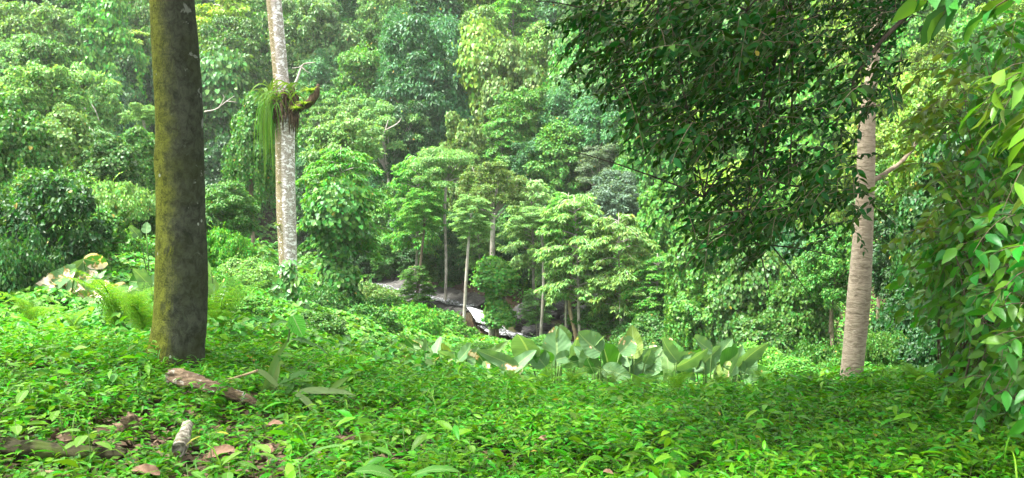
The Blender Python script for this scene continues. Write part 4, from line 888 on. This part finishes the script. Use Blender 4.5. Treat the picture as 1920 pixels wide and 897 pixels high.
# ------------------------------------------------------------------ big grey-green leaves beyond the crest, and withered ones at the left
GG = (.088, .178, .074); DG = (.040, .14, .018); YG = (.13, .20, .04); PG = (.115, .205, .07)
def bigleaf_plant(leafs, Y, label, name='broad_leaved_plant', mat=None, droop=.0, group='big-leaved plants beyond the crest', seed=0, tear=.0):
    bx = np.mean([l[0] for l in leafs]); p0 = at(bx, 0, Y); gz = tz(p0[0], Y); root = thing(name, (p0[0], Y, gz), label, 'plant', group)
    gg = np.random.default_rng(seed + 5); leafs = list(leafs)
    if Y < 20 and len(leafs) > 2:
        for q in range(7):
            sg = -1 if q % 2 else 1; x0 = bx + sg * gg.uniform(4, 14); y0 = np.mean([l[1] for l in leafs]) + gg.uniform(-4, 8); leafs.append((x0, y0, x0 + sg * gg.uniform(16, 34), y0 - gg.uniform(-8, 34), gg.uniform(16, 26), sg * gg.uniform(.2, .7), (GG, DG, GG, PG, DG, GG, GG)[q]))
    for k, (x0, y0, x1, y1, w, tw, col) in enumerate(leafs):
        Yl = Y + ((k * 37) % 11 - 5) * .07; a = at(x0, y0, Yl); t = at(x1, y1, Yl + (.18 if k % 2 else -.12)); mb = MB(); mb.smooth = True
        a = a + gg.normal(size=3) * .05; t = t + gg.normal(size=3) * np.array([.09, .15, .04]); t = a + (t - a) * (1.22 if Y < 16 and bx > 700 else 1.0); N = np.array([tw + gg.normal() * .35, -1, .45 + gg.normal() * .25]); blade(mb, a, t, w / ppm(Yl) * 1.5, N, shape=.66, bend=-.16 + .11 * (k % 4), fold=.32, wavy=.03, nu=18, seed=seed + k, tear=tear)
        cl = tuple(np.array(col) * (0.9 + .2 * ((k * 53) % 7) / 7))
        lo = obj('leaf', mb, mat or (M_BROAD_SPOT if (k + seed // 10) % 3 == 2 else M_BROAD), root, color=cl, uv=True)
        st = MB(); foot = np.array([p0[0] + (a[0] - p0[0]) * .25, Y + .02 * k, gz]); tube(st, bez(foot, foot * .5 + a * .5 + UP * .1, a, 7), np.linspace(.02, .012, 7), 6)
        s_ = st.mesh('leaf_stalk', M_STALK, np.array(root.location)); so = link('leaf_stalk', s_, lo)
M_STALK = bark('green_stalk', (.06, .12, .03), (.13, .21, .06), 8, (1, 1, .2), .1)
bigleaf_plant([(794, 674, 813, 643, 14, -.3, GG), (813, 674, 833, 642, 16, -.2, GG), (833, 690, 843, 648, 18, .4, YG)], 15.5, 'leftmost big-leaved clump on the crest, with one yellow-green leaf', seed=10)
bigleaf_plant([(861, 677, 863, 650, 18, 0, GG), (873, 677, 882, 656, 18, .3, GG), (891, 682, 939, 641, 13, .6, PG)], 15.2, 'big-leaved clump below the falls with one long pale slanting leaf', seed=20)
bigleaf_plant([(962, 697, 921, 664, 18, .2, GG), (955, 690, 935, 678, 16, -.3, PG), (905, 700, 880, 690, 16, 0, GG)], 14.6, 'low withering big-leaved plant with white and orange patches', mat=M_BROAD_SPOT, seed=30)
bigleaf_plant([(1004, 676, 972, 629, 36, -.1, GG), (1040, 682, 1036, 629, 40, .1, GG), (1058, 652, 1044, 611, 22, .4, PG), (1020, 690, 1005, 655, 26, 0, GG), (1075, 680, 1088, 640, 26, .3, GG)], 15.8, 'big grey-green leaved plant in front of the white foaming pool', seed=40)
bigleaf_plant([(1116, 668, 1108, 622, 35, 0, GG), (1112, 698, 1095, 659, 28, -.4, GG), (1137, 704, 1146, 655, 50, .1, DG), (1163, 668, 1160, 641, 26, .3, GG), (1100, 690, 1122, 645, 18, .6, PG)], 15.3, 'big-leaved plant with one broad dark leaf, in front of the curved trunk', seed=50)
bigleaf_plant([(1191, 669, 1191, 623, 25, .1, YG), (1175, 697, 1225, 658, 20, .5, GG), (1195, 700, 1215, 668, 24, .1, DG), (1176, 680, 1172, 646, 20, -.4, GG)], 15.6, 'big-leaved plant with one tall pale yellowish upright leaf', seed=60)
bigleaf_plant([(1264, 674, 1244, 640, 20, -.4, GG), (1282, 702, 1270, 656, 30, .1, DG), (1243, 694, 1277, 668, 16, .5, GG), (1255, 700, 1240, 672, 16, 0, PG)], 15.4, 'big-leaved plant with dark folded centre leaf, left of the last pair', seed=70)
bigleaf_plant([(1336, 664, 1311, 635, 20, -.5, GG), (1317, 696, 1340, 648, 28, .2, GG), (1341, 674, 1360, 646, 22, .3, GG), (1338, 703, 1351, 670, 20, 0, YG)], 15.5, 'big-leaved plant with one sere yellowish leaf, second from the right', seed=80)
bigleaf_plant([(1388, 682, 1413, 644, 22, .4, GG), (1363, 698, 1382, 671, 36, .1, DG), (1395, 696, 1406, 664, 16, .6, GG), (1375, 700, 1395, 660, 18, .2, GG)], 15.2, 'rightmost big-leaved clump on the crest, with a dark leaf', seed=90)
WG = 'withered big-leaved plants at the left'
bigleaf_plant([(150, 514, 57, 552, 24, .1, GG), (105, 535, 72, 560, 20, .2, PG), (92, 563, 96, 600, 26, .3, DG), (66, 535, 82, 508, 22, .2, DG)], 15.2, 'withered broad-leaved plant at far left with brown and white leaf tips', mat=M_BROAD_DEAD, group=WG, seed=100, tear=.03)
bigleaf_plant([(155, 551, 202, 531, 24, 0, GG), (160, 578, 105, 601, 18, .1, GG), (125, 515, 158, 488, 18, 0, GG), (158, 482, 182, 500, 20, .2, DG), (150, 545, 120, 520, 18, .2, PG)], 15.8, 'withered broad-leaved plant with drooping grey leaves above the bright fern', mat=M_BROAD_DEAD, group=WG, seed=110, tear=.03)
bigleaf_plant([(192, 558, 249, 536, 19, 0, GG), (200, 548, 240, 556, 16, .2, GG), (185, 560, 225, 572, 16, .2, GG)], 15.0, 'flattened broad-leaved plant with a pale dead tip, near the mossy trunk', mat=M_BROAD_DEAD, group=WG, seed=120, tear=.03)
bigleaf_plant([(272, 538, 257, 503, 14, -.2, GG), (276, 538, 280, 502, 16, .1, GG), (282, 540, 294, 514, 14, .4, DG)], 15.5, 'small upright three-leaved plant touching the left of the mossy trunk', group=WG, seed=130)
bigleaf_plant([(268, 440, 248, 422, 12, -.2, GG), (275, 440, 284, 416, 12, .1, GG)], 22, 'distant pair of upright broad leaves by the mossy trunk', group=WG, seed=140)
bigleaf_plant([(395, 505, 388, 480, 12, .1, GG), (402, 560, 388, 535, 14, .2, GG), (410, 565, 432, 545, 14, .2, GG)], 14.5, 'small broad-leaved plant just right of the mossy trunk', group=WG, seed=150)

# broken young banana-like plant beside the log
def broken_plant():
    Y = 7.0; b0 = at(505, 745, Y); root = thing('broken_plant', (b0[0], Y, tz(b0[0], Y)), 'broken strap-leaved plant with one upright oval leaf, right of the log', 'plant')
    G1 = (.055, .15, .025); G2 = (.16, .24, .085)
    def st(pts, w, N, col, mat=None):
        mb = MB(); mb.smooth = True; P = np.array([at(x, y, Y + d) for x, y, d in pts]); t = np.linspace(0, len(P) - 1, 16); i = np.clip(t.astype(int), 0, len(P) - 2); f = (t - i)[:, None]; P = P[i] * (1 - f) + P[i + 1] * f
        ww = np.interp(np.linspace(0, 1, 16), np.linspace(0, 1, len(w)), w) / ppm(Y); ribbon(mb, P, ww, N); obj('leaf', mb, mat or M_FERN, root, color=col)
    st([(488, 748, 0), (503, 715, -.02), (511, 690, 0), (522, 665, .02), (540, 640, .03)], [5, 6, 6.5, 5, 2], (.3, -1, .2), (.10, .2, .05))
    st([(506, 742, .05), (515, 715, .05), (521, 695, .05), (524, 680, .05)], [6, 7.5, 5.5, 1], (-.2, -1, .2), G2)
    st([(522, 722, -.05), (540, 712, -.05), (562, 702, -.05), (587, 699, -.05)], [2, 7, 8, .5], (0, -.6, 1), G1)
    st([(548, 737, -.1), (585, 733, -.12), (622, 734, -.14), (645, 736, -.15), (667, 742, -.17)], [3, 7.5, 6, 4.5, .5], (0, -.9, .8), G2)
    st([(617, 733, -.13), (635, 719, -.12), (654, 707, -.1)], [3, 6, .5], (.5, -1, .6), (.12, .22, .05))
    st([(622, 735, -.13), (640, 730, -.12), (655, 722, -.1)], [2, 4, .5], (.5, -1, .6), (.15, .26, .04))
    st([(484, 695, -.1), (498, 703, -.1), (510, 714, -.1), (521, 724, -.1)], [4, 5, 5, 3], (.3, -1, .6), G2)
    st([(555, 738, -.2), (575, 752, -.25), (592, 772, -.3), (605, 792, -.34)], [4, 6, 5, 1], (0, -1, .5), G2)
    st([(533, 740, -.1), (545, 728, -.1), (552, 716, -.05)], [5, 5, 1], (0, -1, .3), G1); st([(530, 722, 0), (560, 722, 0), (600, 730, 0)], [3, 7, .5], (0, -1, .7), G1)
    mb = MB(); tube(mb, [at(400, 718, Y - .1), at(440, 709, Y - .1), at(484, 695, Y - .1)], [.012, .011, .012], 7, rings=10); obj('broken_stalk', mb, M_STICK, root)
    mb = MB(); tube(mb, [at(540, 641, Y), at(543, 620, Y), at(545, 600, Y)], [.010, .008, .006], 6, rings=8); obj('stem', mb, M_STALK, root)
    for k, (a, t, w, N, bd, c) in enumerate([((549, 592), (568, 632), 28, (.2, -1, .2), .05, (.05, .24, .015)), ((540, 604), (511, 616), 12, (0, -.5, 1), .42, DG), ((546, 637), (592, 652), 11, (0, -.4, 1), .25, (.04, .12, .02)), ((586, 643), (617, 668), 5, (0, -.3, 1), .1, (.03, .08, .02)), ((543, 601), (549, 615), 8, (.8, -1, 0), .1, DG)]):
        mb = MB(); mb.smooth = True; blade(mb, at(*a, Y), at(*t, Y - .05), w / ppm(Y) * 1.15, N, bend=bd, fold=.25, wavy=.012, seed=k); obj('leaf', mb, M_BROAD, root, color=c, uv=True)
broken_plant()

# ------------------------------------------------------------------ ferns
def frond_mesh(seed, L=1.0):
    g = np.random.default_rng(seed); mb = MB(); n = 18
    t = np.linspace(0, 1, n); c = bez((0, 0, 0), (.38 * L, 0, .62 * L), (L, .04 * g.normal(), .42 * L), n)
    tube(mb, c[::3], np.linspace(.007, .002, len(c[::3])), 4, cap=False)
    T = nrm(np.gradient(c, axis=0)); S = np.array([0, 1., 0])
    for q in range(3, n):
        pl = .30 * L * math.sin(math.pi * min(1, .12 + .88 * (1 - t[q])) ** 1.0) ** .8 * (1 if t[q] > .2 else .8)
        for sg in (1, -1):
            d = nrm(S * sg + T[q] * .35 - UP * .12); m = 8; u = (np.arange(m) + .5) / m; P = c[q] + d * pl * u[:, None] - UP * (.10 * pl * u[:, None] ** 2)
            for s2 in (1, -1):
                e = nrm(np.cross(d, np.cross(T[q], S)) * s2); DD = np.broadcast_to(nrm(e * 1.0 + d * .5), (m, 3)); l = .23 * pl * (1 - u * .85) + .004
                leaves(mb, P, DD + g.normal(size=(m, 3)) * .06, np.broadcast_to(np.cross(T[q], S) * -1 if np.cross(T[q], S)[2] < 0 else np.cross(T[q], S), (m, 3)) + g.normal(size=(m, 3)) * .1, l * 1.15, l * .42, T_KITE)
    return mb.mesh('frond', M_FERN)
FR = [frond_mesh(s) for s in range(3)]
FERNS = [(218, 612, 10.8, .8, 9, (.10, .24, .02), 'large bright fern fanning up just left of the mossy trunk'), (140, 660, 10.0, .45, 6, (.10, .23, .02), 'small bright fern low at the left beneath the withered leaves'), (262, 645, 10.0, .6, 7, (.10, .24, .02), 'bright fern touching the left of the mossy trunk base'),
         (412, 622, 10.5, .75, 8, (.09, .23, .02), 'bright fern spreading just right of the mossy trunk'), (965, 712, 9.0, .55, 7, (.09, .22, .02), 'fern on the crest below the waterfall'), (1020, 700, 9.6, .6, 7, (.08, .21, .02), 'fern on the crest in front of the foaming pool leaves'),
         (1070, 690, 9.8, .7, 7, (.10, .22, .025), 'tall pale fern rising among the big grey-green leaves'), (1145, 712, 9.4, .55, 7, (.11, .21, .05), 'feathery pale fern below the broad dark leaf'), (1205, 712, 9.2, .5, 7, (.09, .23, .02), 'small fern below the tall yellowish leaf'),
         (1270, 708, 9.0, .6, 8, (.10, .25, .02), 'bright fern with an upright frond, middle of the crest'), (1350, 714, 9.2, .55, 7, (.08, .21, .02), 'fern on the crest below the second last big-leaved plant'), (1430, 722, 9.0, .5, 7, (.09, .22, .02), 'small fern right of the big-leaved clumps'),
         (1520, 722, 9.3, .5, 7, (.08, .2, .02), 'small fern left of the tan trunk base'), (1655, 716, 9.6, .6, 8, (.08, .22, .02), 'fern just right of the tan trunk base'), (1715, 722, 9.2, .6, 8, (.08, .2, .02), 'dull fern second to the right of the tan trunk'), (1790, 735, 8.8, .5, 7, (.09, .22, .02), 'fern before the shadowed thicket'), (1840, 742, 8.4, .5, 7, (.12, .24, .05), 'pale fern at the foot of the right-hand thicket'), (60, 640, 11, .55, 7, (.09, .22, .02), 'small fern at the left edge')]
for k, (px, py, Y, s, n, col, lb) in enumerate(FERNS):
    p = at(px, py, Y); z = tz(p[0], p[1]); root = thing('fern', (p[0], p[1], z + (.10 if px > 900 else .14)), lb, 'fern', 'ferns in the undergrowth')
    h = max(s, .0)
    for q in range(n):
        o = link('frond', FR[(q + k) % 3], root, tuple(np.array(col) * random.uniform(.85, 1.15))); o.rotation_euler = (random.uniform(-.2, .2), random.uniform(-.9, -.15), q / n * 6.28 + random.uniform(-.3, .3)); f = s * random.uniform(.75, 1.1) * (.55 if px > 900 else 1.1); o.scale = (f, f, f)

# ------------------------------------------------------------------ logs, sticks, seedlings, dead leaves
def log(name, pts, rad, mat, label, Yoff=0, rough=.16, seed=1, cat='log', sides=32, rings=60):
    P = []
    for x, y, Y, in pts: P.append(at(x, y, Y))
    mb = MB(); mb.smooth = True; tube(mb, P, rad, sides, rings=rings, rough=rough, seed=seed)
    v = mb.v[0]; g = np.random.default_rng(seed); k = rings; V = v[:k * sides].reshape(k, sides, 3); c = V.mean(1, keepdims=True); R0 = V - c
    ridge = g.normal(size=sides); ridge = (ridge + np.roll(ridge, 1)) / 2; wob = g.normal(size=(k, sides)); wob = (wob + np.roll(wob, 1, 0) + np.roll(wob, 2, 0)) / 3
    V[:] = c + R0 * (1 + rough * .55 * ridge[None, :, None] + rough * .6 * wob[..., None])
    ax = nrm(c[-1, 0] - c[0, 0]); fr = g.random(sides) ** 2                      # ragged broken ends
    for q in range(4): V[q] += ax * (fr[:, None] * rad[0] * 2.2 * (1 - q / 4) - .3 * rad[0] * (1 - q / 4)); V[k - 1 - q] -= ax * (np.roll(fr, 5)[:, None] * rad[-1] * 2 * (1 - q / 4))
    return tag(obj(name, mb, mat), label, cat)
def on_ground(px, py, h=.0):
    ys = np.arange(3, 12, .02); ray = at(px, py, 1.0) - np.array([0, 0, CAMZ]); ok = np.where(ray[2] * ys + CAMZ <= terr(ray[0] * ys, ys) + h)[0]
    return float(ys[ok[0]]) if len(ok) else 8.0
def gp(px, py, h): return (px, py, on_ground(px, py, h))
log('broken_log', [gp(318, 704, .19), gp(350, 713, .18), gp(395, 727, .17), gp(440, 741, .14), gp(482, 756, .08)], [.052, .06, .05, .042, .025], M_WOOD, 'broken brown log with splintered end lying before the mossy trunk', seed=3, rough=.22)
log('white_log', [gp(352, 795, .16), gp(345, 818, .15), gp(335, 845, .13)], [.03, .042, .045], M_WHITELOG, 'short white-barked log end poking from the herbs, lower left', seed=5, rough=.08)
log('mossy_log', [gp(-10, 838, .09), gp(60, 842, .09), gp(150, 850, .07), gp(240, 852, .05)], [.05, .055, .045, .03], M_MOSSLOG, 'dark mossy log half buried at the lower left edge', seed=6)
log('fallen_stick', [gp(60, 884, .07), gp(120, 890, .07), gp(220, 900, .06)], [.016, .017, .012], M_STICK, 'pale straight stick on the ground in the bottom left corner', seed=7, cat='stick', rough=.1)
log('thin_stick', [gp(190, 872, .05), gp(250, 868, .06), gp(320, 862, .05)], [.008, .009, .006], M_STICK, 'thin dry stick between the white log and the bottom left corner', seed=8, cat='stick', rough=.1)
log('rotten_stump', [gp(224, 812, .02), gp(238, 803, .07), gp(252, 793, .12), gp(262, 788, .13)], [.05, .06, .05, .02], M_WOOD, 'small rotten wood stub among seedlings left of the white log', seed=9, cat='stump', rough=.5)
M_DEADBLADE = bark('dead_blade', (.13, .075, .045), (.27, .17, .11), 16, (1, 1, 1), .5)
for k, (a, t, w, lb) in enumerate([((440, 842), (376, 868), 26, 'large curled brown dead leaf right of the white log'), ((300, 890), (245, 882), 24, 'brown dead leaf flat in the bottom left, near the stick'), ((500, 800), (530, 795), 16, 'reddish dead leaf among the herbs below the broken plant'), ((1010, 822), (1026, 828), 16, 'dark red dead leaf in the herbs at bottom centre'), ((1130, 885), (1150, 889), 12, 'small brown dead leaf at bottom right of centre'), ((1520, 885), (1545, 887), 12, 'small brown dead leaf near the bottom, below the tan trunk'), ((500, 840), (512, 848), 14, 'tan dead leaf standing in the herbs, lower left')]):
    Y = on_ground(*a, .13); mb = MB(); mb.smooth = True; blade(mb, at(*a, Y), at(*t, Y - .05), w / ppm(Y), (.1, -.5, 1), bend=.2, fold=.45, wavy=.03, seed=k); tag(obj('dead_leaf', mb, M_DEADBLADE, uv=True), lb, 'dead leaf', 'dead leaves on the ground')
def seedling(px, py, s, n, col, label, seed, h=.3, L=.11):
    g = np.random.default_rng(seed); Y = on_ground(px, py, h); p = at(px, py, Y); z = tz(p[0], p[1]); root = thing('seedling', (p[0], p[1], z), label, 'plant', 'seedlings among the ground herbs')
    st = MB(); tube(st, [(p[0] + .02, p[1], z), (p[0] + .01, p[1], (z + p[2]) / 2), p], [.004, .003, .002], 5); obj('stem', st, M_STALK, root)
    for q in range(n):
        a = q * 2.4 + g.random(); o = np.array([math.cos(a), math.sin(a), 0]); l = L * s * g.uniform(.8, 1.15); b = p + o * .015 - UP * .018 * q; mb = MB(); mb.smooth = True
        blade(mb, b + o * .03, b + o * (.03 + l) - UP * l * g.uniform(.1, .6), l * .52, UP + o * .3, bend=.12, fold=.2, wavy=.012, nu=9, seed=q, shape=.85); obj('leaf', mb, M_BROAD, root, color=tuple(np.array(col) * g.uniform(.85, 1.15)), uv=True)
LG = (.12, .26, .03)
for k, (px, py, s, n, c, lb) in enumerate([(28, 785, 1.1, 5, LG, 'pale seedling with large drooping leaves at the left edge'), (165, 802, 1.2, 6, LG, 'pale broad-leaved seedling, lower left, right of the edge one'), (470, 822, 1.0, 6, LG, 'bright seedling below the broken plant and right of the white log'), (428, 868, 1.1, 6, (.08, .22, .02), 'star-leaved seedling near the bottom, right of the curled dead leaf'),
      (80, 868, .9, 4, LG, 'small seedling with pale leaves in the bottom left corner'), (112, 757, .9, 4, (.10, .24, .02), 'bright seedling above the two pale ones at the left'), (392, 812, .7, 2, (.28, .30, .03), 'yellowing two-leaved seedling just right of the white log'), (215, 690, 1.3, 3, (.05, .18, .02), 'broad-leaved seedling at the foot of the mossy trunk'), (262, 692, 1.5, 2, (.06, .2, .02), 'seedling with one long leaf touching the mossy trunk base'),
      (690, 826, 1.2, 4, (.06, .18, .02), 'dark broad-leaved seedling at lower centre'), (755, 792, .8, 5, (.14, .27, .03), 'small pale upright seedling in the lower centre herbs'), (880, 820, .8, 4, (.12, .26, .03), 'pale seedling in the herbs just left of bottom centre'), (1480, 770, .9, 3, (.08, .22, .03), 'seedling with upright leaf below the tan trunk'), (55, 720, 1.2, 4, (.09, .22, .02), 'leafy seedling at the left edge above the bright one'), (350, 870, 1.0, 4, (.07, .2, .02), 'seedling at the bottom, just below the white log')]):
    seedling(px, py, s, n, c, lb, 300 + k, h=.27)
for k, (a, t, w, lb) in enumerate([((860, 884), (770, 893), 20, 'long arching green leaf at the bottom, left of centre'), ((740, 897), (665, 885), 34, 'broad pale leaf cut by the bottom edge, left of centre'), ((560, 870), (650, 835), 12, 'long narrow blade leaning over the herbs, lower centre left')]):
    Y = on_ground(*a, .30); mb = MB(); mb.smooth = True; root = thing('arching_leaf', at(*a, Y), lb, 'plant'); blade(mb, at(*a, Y), at(*t, Y - .1), w / ppm(Y), (0, -.4, 1), bend=.2, fold=.2, wavy=.01, seed=k); obj('leaf', mb, M_BROAD, root, color=(.07, .2, .03), uv=True)
    st = MB(); p = at(*a, Y); tube(st, [(p[0] + .03, p[1] + .03, tz(p[0], p[1]) - .01), p], [.006, .004], 5); obj('stem', st, M_STALK, root)

# ------------------------------------------------------------------ light
w = bpy.data.worlds.new('World'); scene.world = w; w.use_nodes = True; nt = w.node_tree
bg = nt.nodes['Background']; sky = nt.nodes.new('ShaderNodeTexSky'); sky.sky_type = 'NISHITA'; sky.sun_disc = False
SUN_EL, SUN_AZ = R(64), R(-108)                     # azimuth measured from +Y towards +X
sky.sun_elevation = SUN_EL; sky.sun_rotation = SUN_AZ; sky.dust_density = 3.0; sky.air_density = 1.0
hz = nt.nodes.new('ShaderNodeHueSaturation'); hz.inputs['Saturation'].default_value = .22      # thin bright cloud whitens the sky
nt.links.new(sky.outputs[0], hz.inputs['Color']); nt.links.new(hz.outputs[0], bg.inputs[0]); bg.inputs[1].default_value = .135
sl = bpy.data.lights.new('sun', 'SUN'); sl.energy = 2.7; sl.angle = R(7); sl.color = (1, .98, .93)
so = bpy.data.objects.new('sun', sl); COL.objects.link(so)
d = Vector((math.sin(SUN_AZ) * math.cos(SUN_EL), math.cos(SUN_AZ) * math.cos(SUN_EL), math.sin(SUN_EL)))
so.rotation_euler = d.to_track_quat('Z', 'Y').to_euler()
vs = scene.view_settings; vs.view_transform = 'Standard'; vs.look = 'None'; vs.gamma = 1; vs.use_curve_mapping = False; vs.exposure = 2.98

def haze():
    t = NT('haze_air'); v = t.n('ShaderNodeVolumePrincipled'); v.inputs['Color'].default_value = (.90, .95, .85, 1); v.inputs['Density'].default_value = .00036; v.inputs['Anisotropy'].default_value = .2
    t.l(v.outputs[0], t.out.inputs['Volume'])
    import bmesh
    bm = bmesh.new(); bmesh.ops.create_cube(bm, size=1); me = bpy.data.meshes.new('haze'); bm.to_mesh(me); bm.free(); me.materials.append(t.m)
    o = link('haze', me); o.scale = (720, 720, 200); o.location = (0, 130, 70); tag(o, kind='stuff')
HAZE = True
if HAZE: haze()
